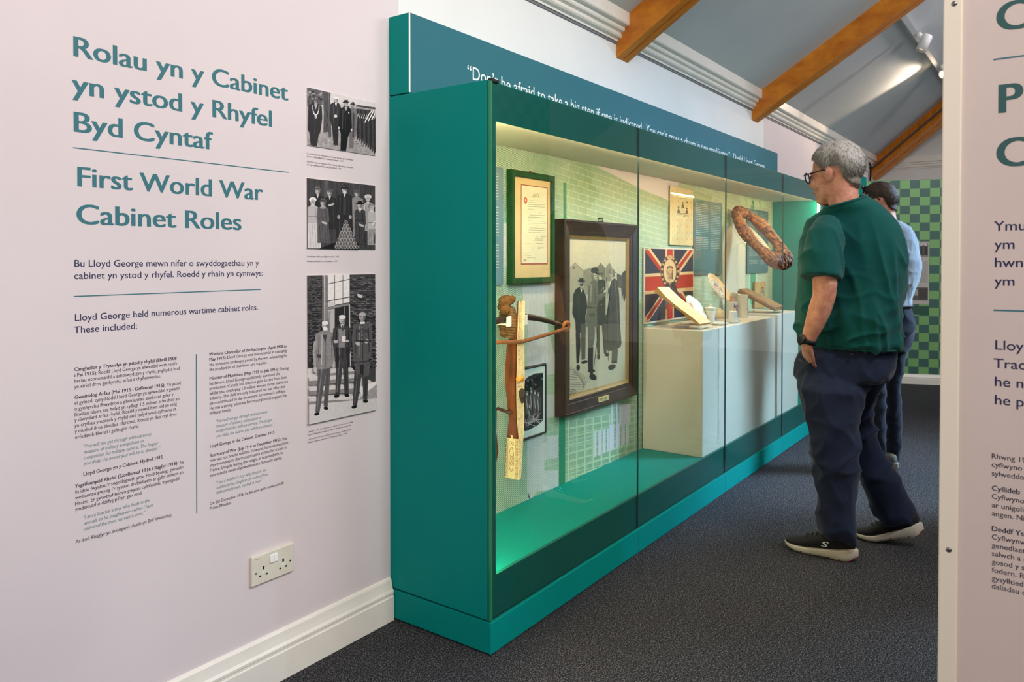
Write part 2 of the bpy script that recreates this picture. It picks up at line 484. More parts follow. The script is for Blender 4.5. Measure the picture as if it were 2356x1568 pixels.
# ------------------------------------------------------------------ display case
XA, XB = 1.928, 6.175
case = thing('display_case', (XA, CY0, 0), 'long teal glass-fronted museum display case against the wall', 'display case')
PL = 0.110
MB().box((XA, CY0, 0.006), (XB, CY0 + .016, PL - .003)).build('plinth_front', M['teal'], case, 0.0015)
MB().box((XA, CY0 + .0165, 0.006), (XA + .016, CY1 - .001, PL - .003)).build('plinth_side', M['teal'], case, 0.0015)
MB().box((XB - .016, CY0 + .0165, 0.006), (XB, CY1 - .001, PL - .003)).build('plinth_side', M['teal'], case, 0.0015)
MB().box((XA + .02, CY0 + .03, 0.0), (XB - .02, CY1 - .01, PL + .004)).build('plinth_core', M['black'], case)
# plinth joints
for x in (2.990, 4.056, 5.118): MB().box((x - .0007, CY0 - .0004, .006), (x + .0007, CY0 + .001, PL - .003)).build('plinth_joint', M['black'], case)
MB().box((XA, CY0 + .012, PL + .004), (XA + .018, CY1 - .001, 1.862)).build('side_panel', M['teal'], case, 0.0012)
MB().box((XB - .018, CY0 + .012, PL + .004), (XB, CY1 - .001, 1.862)).build('side_panel', M['teal'], case, 0.0012)
MB().box((XA + .018, CY0 + .014, 1.842), (XB - .018, CY1 - .001, 1.861)).build('top_panel', M['teal'], case)
MB().box((XA + .018, CY0 + .014, PL + .004), (XB - .018, 1.86, 0.243)).build('floor_panel', M['teal'], case)
MB().box((XA + .018, CY0 + .06, 1.753), (XB - .018, 1.8599, 1.760)).build('soffit', mat('cream_soffit', (206, 200, 182), 0.5), case)
# the soffit stops short of the back: dark slot, then the graphic
MB().box((XB - .03, CY0 + .05, .243), (XB - .0185, 1.8599, 1.753)).build('end_lining', M['teal'], case)
MB().box((XA + .0185, CY0 + .05, .243), (XA + .03, 1.8599, 1.753)).build('end_lining', M['teal'], case)
# painted border behind the glass, one continuous frame
GB = 0.0095
bd = MB()
y0, y1 = CY0 + GB, CY0 + GB + .004
bd.box((XA, y0, PL + .004), (XA + .042, y1, 1.858)); bd.box((XB - .042, y0, PL + .004), (XB, y1, 1.858))
bd.box((XA + .042, y0, PL + .004), (XB - .042, y1, .252)); bd.box((XA + .042, y0, 1.734), (XB - .042, y1, 1.858))
bd.build('glass_border', M['teal_dark'], case)
rb = MB().box((XA + .042, y1, .2432), (XB - .042, y1 + .012, .250)); rb.build('floor_lip', M['teal_dark'], case)
SEAM = [1.936, 2.988, 4.056, 5.118, 6.173]
for i in range(4):
    MB().box((SEAM[i] + .0018, CY0, PL + .004), (SEAM[i + 1] - .0018, CY0 + .009, 1.857)).build('glass_door', M['glass'], case)
SEALM = mat('dark_green_seal', (8, 48, 46), 0.3)
for x in SEAM[1:4]: MB().box((x - .0016, CY0 + .001, PL + .004), (x + .0016, CY0 + .008, 1.857)).build('door_seal', SEALM, case)
MB().box((SEAM[0] - .0072, CY0 + .0096, PL + .004), (SEAM[0] + .001, CY0 + .0118, 1.857)).build('edge_gap', M['black'], case)
MB().box((SEAM[0] - .0072, CY0, PL + .004), (SEAM[0] + .0012, CY0 + .009, 1.857)).build('glass_edge', mat('green_glass_edge', (40, 128, 86), 0.15), case)
MB().box((1.938, CY0 + .002, 1.8572), (1.978, CY0 + .02, 1.868)).build('hinge', M['black'], case, 0.002)
for x, m_ in ((XA + .052, 'led'), (XB - .052, 'led_soft')):
    MB().box((x - .006, CY0 + .022, .27), (x + .006, CY0 + .034, 1.73)).build('led_strip', M[m_], case)
MB().box((XA + .06, CY0 + .032, 1.7465), (XB - .06, CY0 + .048, 1.752)).build('led_strip', M['led'], case)  # hidden top strip, added to brighten the inside of the case

# ---- printed graphic on the back of the case
def halftone(q, X, Z, size):
    cv = q.n('ShaderNodeCombineXYZ'); q.l(X, cv.inputs[0]); q.l(Z, cv.inputs[1])
    mp = q.n('ShaderNodeMapping'); mp.inputs['Rotation'].default_value = (0, 0, radians(40)); q.l(cv.outputs[0], mp.inputs[0])
    vo = q.n('ShaderNodeTexVoronoi'); vo.voronoi_dimensions = '2D'; vo.inputs['Scale'].default_value = 155; vo.inputs['Randomness'].default_value = 0.0
    q.l(mp.outputs[0], vo.inputs['Vector'])
    return q.math('LESS_THAN', vo.outputs['Distance'], size)

def graphic_mat():
    q = NT('green_brick_print')
    co = q.coord()
    sx = q.n('ShaderNodeSeparateXYZ'); q.l(co, sx.inputs[0])
    X, Z = sx.outputs[0], sx.outputs[2]
    cmb = q.n('ShaderNodeCombineXYZ'); q.l(X, cmb.inputs[0]); q.l(q.math('ADD', Z, q.math('MULTIPLY', X, 0.085)), cmb.inputs[1])
    br = q.n('ShaderNodeTexBrick'); q.l(cmb.outputs[0], br.inputs['Vector'])
    br.inputs['Scale'].default_value = 1.0; br.inputs['Brick Width'].default_value = 0.088; br.inputs['Row Height'].default_value = 0.031
    br.inputs['Mortar Size'].default_value = 0.0026; br.inputs['Mortar Smooth'].default_value = 0.4
    br.inputs['Color1'].default_value = lin(126, 158, 130); br.inputs['Color2'].default_value = lin(142, 170, 140); br.inputs['Mortar'].default_value = lin(190, 202, 178)
    nz = q.noise(3.0, 5)
    patch = q.ramp(nz, [(0.35, lin(108, 150, 122)), (0.65, lin(184, 196, 162))])
    gx = q.n('ShaderNodeMapRange'); gx.inputs['From Min'].default_value = 1.2; gx.inputs['From Max'].default_value = 2.6; gx.inputs['To Max'].default_value = 0.75; q.l(X, gx.inputs[0])
    base = q.mix(0.35, br.outputs[0], patch)
    base = q.mix(gx.outputs[0], base, q.mix(0.6, br.outputs[0], lin(200, 202, 172)))
    # left third: halftone of the same print
    dots = halftone(q, X, Z, q.math('MULTIPLY_ADD', nz, 0.5, 0.14))
    half = q.mix(dots, lin(66, 134, 104), lin(206, 214, 204))
    k = q.ramp(X, [(0.0, (1, 1, 1, 1)), (1.0, (0, 0, 0, 1))])
    mr = q.n('ShaderNodeMapRange'); mr.inputs['From Min'].default_value = 0.75; mr.inputs['From Max'].default_value = 1.25; mr.inputs['To Min'].default_value = 1.0; mr.inputs['To Max'].default_value = 0.0
    q.l(X, mr.inputs[0])
    q.l(q.mix(mr.outputs[0], base, half), q.b.inputs['Base Color'])
    q.b.inputs['Roughness'].default_value = 0.7; q.b.inputs['Specular IOR Level'].default_value = 0.25
    return q.m
GY = 1.86
MB().box((XA + .018, GY, .2), (XB - .018, GY + .01, 1.842)).build('back_graphic', graphic_mat(), case)
q = NT('lilac_print'); sx = q.n('ShaderNodeSeparateXYZ'); q.l(q.coord(), sx.inputs[0])
dt_ = halftone(q, sx.outputs[0], sx.outputs[2], 0.46); fade = q.math('MAXIMUM', dt_, q.math('GREATER_THAN', sx.outputs[0], 1.05))
q.l(q.mix(fade, lin(92, 156, 128), lin(212, 202, 212)), q.b.inputs['Base Color']); q.b.inputs['Roughness'].default_value = .7
M['p_lilac'] = q.m
M['p_green'] = mat('mid_green_print', (70, 150, 108), 0.7)
M['p_dgreen'] = mat('deep_green_print', (36, 128, 92), 0.7)
M['p_cream'] = mat('cream_print', (222, 208, 176), 0.7)
M['p_pale'] = mat('pale_green_print', (182, 206, 164), 0.7)
PR = [M['p_lilac'], M['p_green'], M['p_dgreen'], M['p_cream'], M['p_pale']]
pr = MB()
_l = [0]
def patch(i, pts):
    _l[0] += 1
    pr.mi = i; pr.poly([on(u, v, 1, GY) + Vector((0, -0.0004 - 0.00003 * _l[0], 0)) for u, v in pts])
patch(0, [(1372, 366), (1474, 372), (1560, 388), (1560, 470), (1470, 432), (1376, 384)])                     # pale gable sky
patch(2, [(1296, 420), (1303, 420), (1303, 505), (1296, 505)])
patch(0, [(1158, 512), (1178, 515), (1178, 610), (1158, 612)])
patch(0, [(1200, 660), (1262, 648), (1278, 655), (1280, 690), (1250, 702), (1262, 760), (1275, 815), (1262, 830), (1240, 830), (1212, 1130), (1252, 1112), (1218, 1150), (1214, 1150), (1214, 760)])
for a, b in ((650, 692), (812, 858), (905, 955), (1000, 1052), (1080, 1122)):                                   # quoin stones
    patch(0, [(1214, a + 6), (1284, a), (1284, b), (1214, b + 12)])
for a, b in ((700, 770), (858, 905), (955, 1002), (1052, 1082)):
    patch(0, [(1214, a + 6), (1252, a + 2), (1252, b + 2), (1214, b + 6)])
patch(2, [(1286, 690), (1300, 690), (1300, 1112), (1286, 1116)])
for k in range(9):                                                                                             # lower window: bars and panes
    u = 1306 + k * 19
    patch(4, [(u, 968 - k * 3), (u + 3, 968 - k * 3), (u + 3, 1108 - k * 8), (u, 1108 - k * 8)])
for k in range(7):
    patch(4, [(1304, 985 + k * 19), (1464, 955 + k * 15), (1464, 958 + k * 15), (1304, 988 + k * 19)])
for u0, u1, a in ((1366, 1372, 0), (1376, 1383, 0), (1386, 1393, 0), (1396, 1400, 0), (1402, 1412, 1), (1416, 1425, 1), (1429, 1437, 1), (1440, 1446, 1)):
    patch(0, [(u0, 992 - a * 10 - (u0 - 1366) * .15), (u1, 990 - a * 10 - (u0 - 1366) * .15), (u1, 1050 - (u1 - 1366) * .42), (u0, 1053 - (u0 - 1366) * .42)])
for u0, u1 in ((1406, 1410), (1417, 1420), (1424, 1450)):
    patch(0, [(u0, 930), (u1, 928), (u1, 972), (u0, 976)])
patch(3, [(1662, 560), (1668, 535), (1684, 515), (1704, 518), (1714, 560), (1714, 690), (1662, 700)])           # arched doorway far along
patch(4, [(1640, 522), (1660, 506), (1690, 498), (1714, 520), (1714, 530), (1690, 512), (1662, 522), (1640, 540)])
patch(3, [(1674, 610), (1694, 608), (1694, 700), (1674, 702)])
patch(4, [(1722, 620), (1742, 618), (1742, 700), (1722, 702)])
patch(1, [(1726, 624), (1738, 624), (1738, 700), (1726, 700)])
patch(1, [(1728, 462), (1734, 462), (1734, 480), (1728, 480)])
for k in range(4): patch(4, [(1700 + k * 16, 452 + k * 3), (1712 + k * 16, 455 + k * 3), (1716 + k * 16, 470 + k * 3), (1704 + k * 16, 468 + k * 3)])
pr.build('printed_shapes', PR, case)

# ------------------------------------------------------------------ header sign above the case
hs = thing('header_sign', (XA, 1.832, 1.866), 'long petrol blue quotation sign standing on top of the display case', 'sign')
MB().box((XA, 1.8345, 1.866), (XB, WY - .001, 2.142)).build('sign_box', M['teal'], hs, .001)
MB().box((XA + .004, 1.832, 1.866), (XB, 1.8344, 2.142)).build('front_print', M['header'], hs)
MB().box((XA - .0005, 1.8315, 1.866), (XA + .0045, 1.8344, 2.1425)).build('white_edge', M['ink_white'], hs)
tb = TB((1, 0, 0), (0, -1, 0), 4)
HB = on(1085, 182, 1, 1.832).z
hx = lambda u, v: on(u, v, 1, 1.832).x
capq = on(1090, 154, 1, 1.832).z - on(1085, 182, 1, 1.832).z
for s_, a, b in (('“Don’t be afraid to take a big step if one is indicated.', (1075, 160), (1479, 300)), ('You can’t cross a chasm in two small jumps.”', (1486.5, 300), (1679, 355)), ('David Lloyd George', (1687, 362), (1759, 385))):
    x0, x1 = hx(*a), hx(*b)
    tb.line(s_, (x0, 1.8318, HB), x1 - x0, capq, .012)
tb.build('lettering', M['ink_white'], hs)
# ------------------------------------------------------------------ lettering on the wall
WYT = WY - 0.0002
def wall_text(name, label, off, sc, lines, cap, ink, bold=0.0, res=2, rules=(), inks=None):
    """lines: (style, text, left x, baseline y, right x) in crop pixels; style B bold, I italic, R roman"""
    tb = TB((1, 0, 0), (0, -1, 0), res)
    for st, s_, x0, y0, x1 in lines:
        a = on(off[0] + x0 / sc, off[1] + y0 / sc, 1, WYT); b = on(off[0] + x1 / sc, off[1] + y0 / sc, 1, WYT)
        tb.mi = {'B': 0, 'R': 0, 'I': 1}[st] if inks else 0
        tb.line(s_, a, b.x - a.x, cap, bold if st != 'B' else max(bold, 0.045), 0.28 if st == 'I' else 0.0)
    for (xa, ya), (xb, yb), th, vert in rules:
        tb.rule(on(off[0] + xa / sc, off[1] + ya / sc, 1, WYT), on(off[0] + xb / sc, off[1] + yb / sc, 1, WYT), th, vert)
    o = tb.build(name, inks or ink)
    return tag(o, label, 'wall lettering')

HCAP = (on(168.9, 82.5, 1, WY).z - on(168.9, 128.7, 1, WY).z)
c1 = ((150, 50), 3.075)
wall_text('wall_heading', 'large teal Welsh heading in three lines at the top of the left wall', *c1,
          [('R', 'Rolau yn y Cabinet', 58, 242, 1577), ('R', 'yn ystod y Rhyfel', 45, 503, 1462), ('R', 'Byd Cyntaf', 60, 776, 1045)], HCAP, M['ink_teal'], 0.046, 8)
wall_text('wall_heading', 'large teal English heading in two lines below the upper thin rule', *c1,
          [('R', 'First World War', 86, 1163, 1400), ('R', 'Cabinet Roles', 80, 1429, 1247)], HCAP * 0.99, M['ink_teal'], 0.046, 8)
wall_text('wall_rule', 'thin teal line between the Welsh and English headings', *c1, [], .1, M['ink_teal'], rules=[((55, 890), (1580, 1065), 0.0026, False)])
c2 = ((150, 560), 4.445)
ICAP = on(172, 597.3, 1, WY).z - on(172, 613, 1, WY).z
wall_text('wall_paragraph', 'two-line navy Welsh introduction above the lower thin rule', *c2,
          [('R', 'Bu Lloyd George mewn nifer o swyddogaethau yn y', 95, 237, 1980), ('R', 'cabinet yn ystod y rhyfel. Roedd y rhain yn cynnwys:', 92, 363, 2022)], ICAP, M['ink_navy'], 0.012, 3)
wall_text('wall_rule', 'thin teal line between the two navy introductions', *c2, [], .1, M['ink_teal'], rules=[((87, 540), (2004, 469), 0.0026, False)])
wall_text('wall_paragraph', 'two-line navy English introduction below the lower thin rule', *c2,
          [('R', 'Lloyd George held numerous wartime cabinet roles.', 100, 792, 1970), ('R', 'These included:', 90, 918, 735)], ICAP, M['ink_navy'], 0.012, 3)
c3 = ((150, 780), 3.2665)
SCAP = 0.0089
wall_text('wall_column', 'left column of small Welsh text with grey italic quotations', *c3, [
    ('B', 'Canghellor y Trysorlys yn ystod y rhyfel (Ebrill 1908', 68, 240, 838), ('B', 'i Fai 1915):', 70, 284, 240), ('R', 'Roedd Lloyd George yn allweddol wrth reoli’r', 250, 262, 845),
    ('R', 'heriau economaidd a achoswyd gan y rhyfel, ynghyd a bod', 68, 327, 860), ('R', 'yn eiriol dros gynhyrchu arfau a chyflenwadau.', 68, 370, 716),
    ('B', 'Gweinidog Arfau (Mai 1915 i Orffennaf 1916):', 70, 450, 752), ('R', 'Yn ystod', 763, 353, 867), ('R', 'ei gyfnod, cynyddodd Lloyd George yn sylweddol y gwaith', 70, 493, 860),
    ('R', 'o gynhyrchu ffrwydron a pheiriannau saethu ar gyfer y', 70, 537, 815), ('R', 'llinellau blaen, tra hefyd yn cyflogi 1.5 miliwn o ferched yn', 70, 580, 858),
    ('R', 'y diwydiant arfau rhyfel. Roedd y newid hwn nid yn unig', 70, 620, 840), ('R', 'yn cryfhau ymdrech y rhyfel ond hefyd wedi cyfrannu at', 70, 662, 835),
    ('R', 'y mudiad dros bleidlais i ferched. Roedd yn llais cryf dros', 72, 705, 838), ('R', 'orfodaeth filwrol i gefnogi’r rhyfel.', 73, 750, 557),
    ('I', '“You will not get through without some', 135, 820, 647), ('I', 'measure of military compulsion or', 137, 862, 597), ('I', 'compulsion for military service. The longer', 137, 905, 700),
    ('I', 'you delay the nearer you will be to disaster.”', 137, 947, 716), ('B', 'Lloyd George yn y Cabinet, Hydref 1915', 137, 1026, 735),
    ('B', 'Ysgrifennydd Rhyfel (Gorffennaf 1916 i Ragfyr 1916):', 72, 1118, 850), ('R', 'Ni', 862, 940, 888), ('R', 'fu iddo fwynhau’r swyddogaeth yma. Fodd bynnag, gwnaeth', 75, 1162, 888),
    ('R', 'welliannau pwysig i’r system drafnidiaeth ar gyfer milwyr yn', 75, 1205, 888), ('R', 'Ffrainc. Er gwaethaf teimlo pwysau cyfrifoldeb, mynegodd', 75, 1250, 858),
    ('R', 'ymdeimlad o ddiffyg pŵer, gan nodi', 75, 1292, 575), ('I', '“I am a butcher’s boy who leads in the', 137, 1352, 637), ('I', 'animals to be slaughtered—when I have', 142, 1395, 660),
    ('I', 'delivered the men, my task is over.”', 142, 1438, 603), ('R', 'Ar 6ed Rhagfyr yn annisgwyl, daeth yn Brif Weinidog.', 78, 1535, 803)], SCAP, None, 0.010, 2, inks=[M['ink_grey'], M['ink_quote']])
c4 = ((440, 780), 3.733)
wall_text('wall_rule', 'thin vertical blue line between the two text columns', *c4, [], .1, M['ink_teal'], rules=[((43, 128), (47, 1495), 0.0028, True)])
wall_text('wall_column', 'right column of small English text with grey italic quotations', *c4, [
    ('B', 'Wartime Chancellor of the Exchequer (April 1908 to', 152, 143, 820), ('B', 'May 1915):', 155, 187, 302), ('R', 'Lloyd George was instrumental in managing', 310, 167, 820),
    ('R', 'the economic challenges posed by the war, advocating for', 155, 232, 826), ('R', 'the production of munitions and supplies.', 155, 274, 652),
    ('B', 'Minister of Munitions (May 1915 to July 1916):', 157, 350, 752), ('R', 'During', 762, 268, 836), ('R', 'his tenure, Lloyd George significantly increased the', 157, 394, 760),
    ('R', 'production of shells and machine guns for the front lines,', 157, 436, 824), ('R', 'whilst also employing 1.5 million women in the munitions', 157, 479, 830),
    ('R', 'industry. This shift not only bolstered the war effort but', 158, 521, 808), ('R', 'also contributed to the movement for women’s suffrage.', 158, 564, 811),
    ('R', 'He was a strong advocate for conscription to support the', 158, 607, 820), ('R', 'military needs.', 158, 648, 343),
    ('I', '“You will not get through without some', 212, 717, 653), ('I', 'measure of military compulsion or', 213, 759, 608), ('I', 'compulsion for military service. The longer', 213, 800, 698),
    ('I', 'you delay the nearer you will be to disaster.”', 213, 845, 713), ('B', 'Lloyd George in the Cabinet, October 1915', 160, 932, 715),
    ('B', 'Secretary of War (July 1916 to December 1916):', 160, 1012, 770), ('R', 'This', 778, 872, 822), ('R', 'role was not one he relished. However, he made important', 160, 1055, 834),
    ('R', 'improvements to the transportation system for troops in', 160, 1097, 818), ('R', 'France. Despite feeling the weight of responsibility, he', 160, 1140, 792),
    ('R', 'expressed a sense of powerlessness, famously stating', 160, 1183, 778), ('I', '“I am a butcher’s boy who leads in the', 212, 1245, 645),
    ('I', 'animals to be slaughtered—when I have', 215, 1288, 664), ('I', 'delivered the men, my task is over.”', 215, 1330, 615),
    ('R', 'On 6th December 1916, he became quite unexpectedly', 160, 1425, 797), ('R', 'Prime Minister.', 160, 1467, 350)], SCAP, None, 0.010, 2, inks=[M['ink_grey'], M['ink_quote']])
c5 = ((690, 180), 3.565); c6 = ((690, 600), 3.485)
CC = 0.0050
wall_text('wall_caption', 'tiny caption under the topmost wall photograph of marching men', *c5, [
    ('R', 'Lloyd George fel Gweinidog Arfau, yn arolygu gwirfoddolwyr', 57, 622, 437), ('R', 'yn ystod Eisteddfod Genedlaethol Bangor, 1915', 57, 645, 355),
    ('R', 'Lloyd George as Minister of Munitions, inspecting volunteers', 57, 688, 437), ('R', 'during the Bangor National Eisteddfod, 1915', 57, 712, 338)], CC, M['ink_grey'], 0.02, 1)
wall_text('wall_caption', 'tiny caption under the middle wall photograph of munitions workers', *c5, [
    ('R', 'Gweithwyr arfau yng Nghaernarfon, 1915', 57, 1467, 322), ('R', 'Munitions workers in Caernarfon, 1915', 57, 1506, 305)], CC, M['ink_grey'], 0.02, 1)
wall_text('wall_caption', 'tiny italic caption under the lowest wall photograph of three men', *c6, [
    ('I', 'Chwith i’r dde: Syr Henry Jones, Lloyd George a’r Parchedig', 62, 1377, 425), ('I', 'John Williams Brynsiecyn yn Rhif 11 Stryd Downing, 1918', 62, 1402, 410),
    ('I', 'Left to right: Sir Henry Jones, Lloyd George and Rev. John', 62, 1438, 408), ('I', 'Williams Brynsiecyn at No.11 Downing Street, 1918', 62, 1463, 375)], CC, M['ink_grey'], 0.02, 1)

# ------------------------------------------------------------------ pictures: flat shapes laid on their sheet
def greys(name, lo, hi, n=10, var=0.22):
    out = []
    for i in range(n):
        k = i / (n - 1)
        c = tuple(lo[j] + (hi[j] - lo[j]) * k for j in range(3))
        q = NT(name); cc = lin(*c)
        f = q.noise(90, 6, 0.75); var_ = var * (1.0 if i < n * .7 else .35)
        a = tuple(x * (1 - var_) for x in cc[:3]) + (1,); b = tuple(min(x * (1 + var_), 1) for x in cc[:3]) + (1,)
        q.l(q.ramp(f, [(0.36, a), (0.64, b)]), q.b.inputs['Base Color']); q.b.inputs['Roughness'].default_value = 0.55; q.b.inputs['Specular IOR Level'].default_value = 0.3
        out.append(q.m)
    return out
GREY = greys('photo_grey', (20, 18, 22), (238, 230, 228))
SEPIA = greys('photo_sepia', (34, 32, 30), (226, 212, 186))
NEWS = greys('newsprint', (40, 36, 34), (206, 196, 190), 10, 0.1)

def homography(src, dst):
    A = []; b = []
    for (x, y), (u, v) in zip(src, dst):
        A += [[x, y, 1, 0, 0, 0, -u * x, -u * y], [0, 0, 0, x, y, 1, -v * x, -v * y]]; b += [u, v]
    h = np.linalg.solve(np.array(A, float), np.array(b, float))
    return np.append(h, 1).reshape(3, 3)

class Pic:
    """shapes given in crop pixels inside four corners, laid on an upright sheet x0..x1, z0..z1 at depth y, facing the room"""
    def __init__(s, corners, rect, y, eps=0.000012):
        s.Hm = homography(corners, [(0, 1), (1, 1), (1, 0), (0, 0)]); s.rect = rect; s.y = y; s.eps = eps; s.k = 0; s.mb = MB(); s.n = Vector((0, -1, 0))
    def w(s, x, y):
        q = s.Hm @ np.array([x, y, 1.0]); a = min(max(q[0] / q[2], 0), 1); b = min(max(q[1] / q[2], 0), 1)
        x0, x1, z0, z1 = s.rect
        return Vector((x0 + (x1 - x0) * a, s.y, z0 + (z1 - z0) * b))
    def p(s, sh, pts):
        s.k += 1; s.mb.mi = sh
        s.mb.poly([s.w(*q) + s.n * (0.0002 + s.k * s.eps) for q in pts])
    def e(s, sh, cx, cy, rx, ry, rot=0.0, n=16, a0=0, a1=2 * pi):
        r = radians(rot)
        s.p(sh, [(cx + rx * cos(t) * cos(r) - ry * sin(t) * sin(r), cy + rx * cos(t) * sin(r) + ry * sin(t) * cos(r)) for t in [a0 + (a1 - a0) * i / n for i in range(n)]])
    def ln(s, sh, pts, w):
        for (xa, ya), (xb, yb) in zip(pts, pts[1:]):
            dx, dy = xb - xa, yb - ya; L = sqrt(dx * dx + dy * dy) or 1; nx, ny = -dy / L * w / 2, dx / L * w / 2
            s.p(sh, [(xa + nx, ya + ny), (xb + nx, yb + ny), (xb - nx, yb - ny), (xa - nx, ya - ny)])
    def head(s, x, y, r, face=7, hat=None, hats=1, beard=None, hair=None, brim=1.0):
        s.e(face, x, y, r, r * 1.3)
        s.p(max(face - 3, 0), [(x + r * .35, y - r), (x + r * .95, y - r * .5), (x + r * .9, y + r * .6), (x + r * .3, y + r * 1.2)])
        s.p(max(face - 4, 0), [(x - r * .6, y - r * .25), (x - r * .15, y - r * .25), (x - r * .15, y - r * .02), (x - r * .6, y - r * .02)])
        s.p(max(face - 4, 0), [(x + r * .1, y - r * .25), (x + r * .6, y - r * .25), (x + r * .6, y - r * .02), (x + r * .1, y - r * .02)])
        s.p(max(face - 3, 0), [(x - r * .3, y + r * .55), (x + r * .35, y + r * .55), (x + r * .35, y + r * .72), (x - r * .3, y + r * .72)])
        if beard is not None: s.e(beard, x, y + r * .95, r * .75, r * .6)
        if hair is not None: s.e(hair, x, y - r * .75, r * 1.02, r * .62)
        if hat == 'bowler':
            s.e(hats, x, y - r * 1.15, r * 1.0, r * 1.0); s.e(min(hats + 2, 9), x - r * .3, y - r * 1.4, r * .35, r * .4); s.e(hats, x, y - r * .72, r * 1.75 * brim, r * .3)
        if hat == 'trilby':
            s.p(hats, [(x - r, y - r * .8), (x - r * .8, y - r * 2), (x, y - r * 1.8), (x + r * .8, y - r * 2), (x + r, y - r * .8)]); s.e(hats, x, y - r * .75, r * 1.8 * brim, r * .32)
            s.p(max(hats - 2, 0), [(x - r, y - r * 1.15), (x + r, y - r * 1.15), (x + r, y - r * .85), (x - r, y - r * .85)])
        if hat == 'cap':
            s.e(hats, x, y - r * .95, r * 1.35, r * .6); s.e(max(hats - 1, 0), x + r * .2, y - r * .6, r * 1.1, r * .2)
        if hat == 'bonnet':
            s.e(hats, x, y - r * .7, r * 1.45, r * 1.0); s.e(face, x, y + r * .15, r * .9, r * 1.05)
            s.p(max(face - 4, 0), [(x - r * .5, y), (x + r * .5, y), (x + r * .5, y + r * .2), (x - r * .5, y + r * .2)])
    def build(s, name, mats, parent): return s.mb.build(name, mats, parent)

def rect_of(cropinfo, corners, y):
    off, sc = cropinfo
    a, b, c, d = [on(off[0] + x / sc, off[1] + v / sc, 1, y) for x, v in corners]
    return ((a.x + d.x) / 2, (b.x + c.x) / 2, (c.z + d.z) / 2, (a.z + b.z) / 2)

def wall_photo(label, cropinfo, corners):
    r = rect_of(cropinfo, corners, WY - .003)
    P_ = Pic(corners, r, WY - 0.003)
    t = thing('wall_photograph', ((r[0] + r[1]) / 2, WY, r[2]), label, 'photograph', 'black and white photographs beside the wall text')
    MB().box((r[0], WY - 0.003, r[2]), (r[1], WY - 0.0002, r[3])).build('backing_sheet', mat('photo_sheet', (226, 220, 218), 0.6), t)
    return P_, t

# --- top photograph: men walking past a line of volunteers
P_, t = wall_photo('topmost black and white wall photograph, men in hats walking past volunteers', c5, [(57, 75), (617, 202), (617, 632), (62, 553)])
p, e = P_.p, P_.e
p(7, [(57, 75), (617, 202), (617, 632), (62, 553)])
p(8, [(250, 119), (617, 202), (617, 260), (470, 230), (400, 220), (250, 200)])
p(3, [(57, 75), (185, 104), (185, 220), (57, 230)])
for k in range(24): e(random.choice((1, 2, 4, 6)), 62 + random.random() * 120, 95 + random.random() * 110 + 10, 8 + random.random() * 10, 7 + random.random() * 7)
p(3, [(180, 103), (252, 119), (240, 300), (248, 440), (190, 450), (196, 300)]); 
for k in range(9): P_.ln(random.choice((1, 2, 5)), [(188 + k * 7, 118), (196 + k * 5, 280), (192 + k * 6, 440)], 3)
p(6, [(60, 440), (617, 470), (617, 632), (62, 553)])
for k in range(70): e(random.choice((4, 5, 8, 7, 3)), 66 + random.random() * 540, 470 + random.random() * 60 + random.random() * 40, 7 + random.random() * 9, 2.5)
# volunteers in a row on the right
for k in range(9):
    x = 470 + k * 17; y = 236 + k * 2.5; hgt = 270 + k * 12
    p(1 + k % 2, [(x - 10, y + 16), (x + 16, y + 14), (x + 22, y + 150), (x + 12, y + hgt - 20), (x - 2, y + hgt), (x - 4, y + 150)])
    e(6, x + 3, y, 9, 13); e(2, x + 2, y - 10, 15, 7, -10)
    P_.ln(8, [(x - 4, y + 90 - k), (x + 6, y + 60), (x + 22, y + 30)], 5)
for k in range(3): P_.ln(9, [(530 + k * 28, 362 - k * 12), (560 + k * 24, 300), (590 + k * 14, 262)], 9)
# man in long grey coat
p(4, [(408, 250), (430, 236), (460, 250), (470, 320), (462, 470), (440, 490), (438, 570), (408, 572), (404, 480), (402, 330)]); P_.head(432, 222, 13, 6, 'bowler', 1)
p(2, [(430, 260), (446, 300), (440, 480), (428, 480)])
# figure behind
p(3, [(228, 270), (250, 250), (256, 480), (236, 486), (234, 400), (220, 370)])
# tall man in white cap
p(1, [(246, 215), (280, 196), (318, 206), (334, 240), (330, 340), (316, 390), (312, 550), (276, 545), (262, 390), (238, 330)])
P_.head(294, 180, 16, 7, 'cap', 9); p(9, [(284, 204), (300, 204), (294, 240)]); e(8, 290, 312, 14, 13); P_.ln(3, [(270, 220), (276, 380)], 5); P_.ln(3, [(312, 222), (300, 300)], 3)
# central man
p(0, [(330, 250), (364, 230), (398, 232), (418, 262), (424, 420), (404, 452), (392, 480), (376, 595), (332, 590), (334, 450), (314, 400), (318, 330)])
P_.head(376, 208, 16, 7, 'trilby', 1, hair=1); p(9, [(364, 236), (388, 236), (376, 270)]); p(1, [(372, 240), (380, 240), (378, 272)]); e(8, 317, 408, 7, 11); e(8, 420, 424, 7, 11)
P_.ln(2, [(362, 250), (372, 330), (370, 450)], 3); P_.ln(3, [(350, 260), (346, 420)], 4); e(9, 398, 284, 5, 7)
# mayor with chain on the left
p(1, [(66, 225), (100, 205), (150, 208), (176, 240), (180, 330), (164, 450), (150, 470), (138, 557), (88, 550), (76, 450), (62, 420)])
P_.head(128, 192, 19, 5, 'bowler', 3, beard=6, brim=.9); p(7, [(112, 216), (138, 216), (126, 260)])
for k in range(15):
    a = pi * k / 14; e(9, 126 - 26 * cos(a), 232 + 72 * sin(a), 5, 6)
e(9, 126, 322, 10, 12); e(5, 126, 322, 5, 6); P_.ln(3, [(120, 340), (118, 460)], 4)
P_.build('printed_scene', GREY, t)

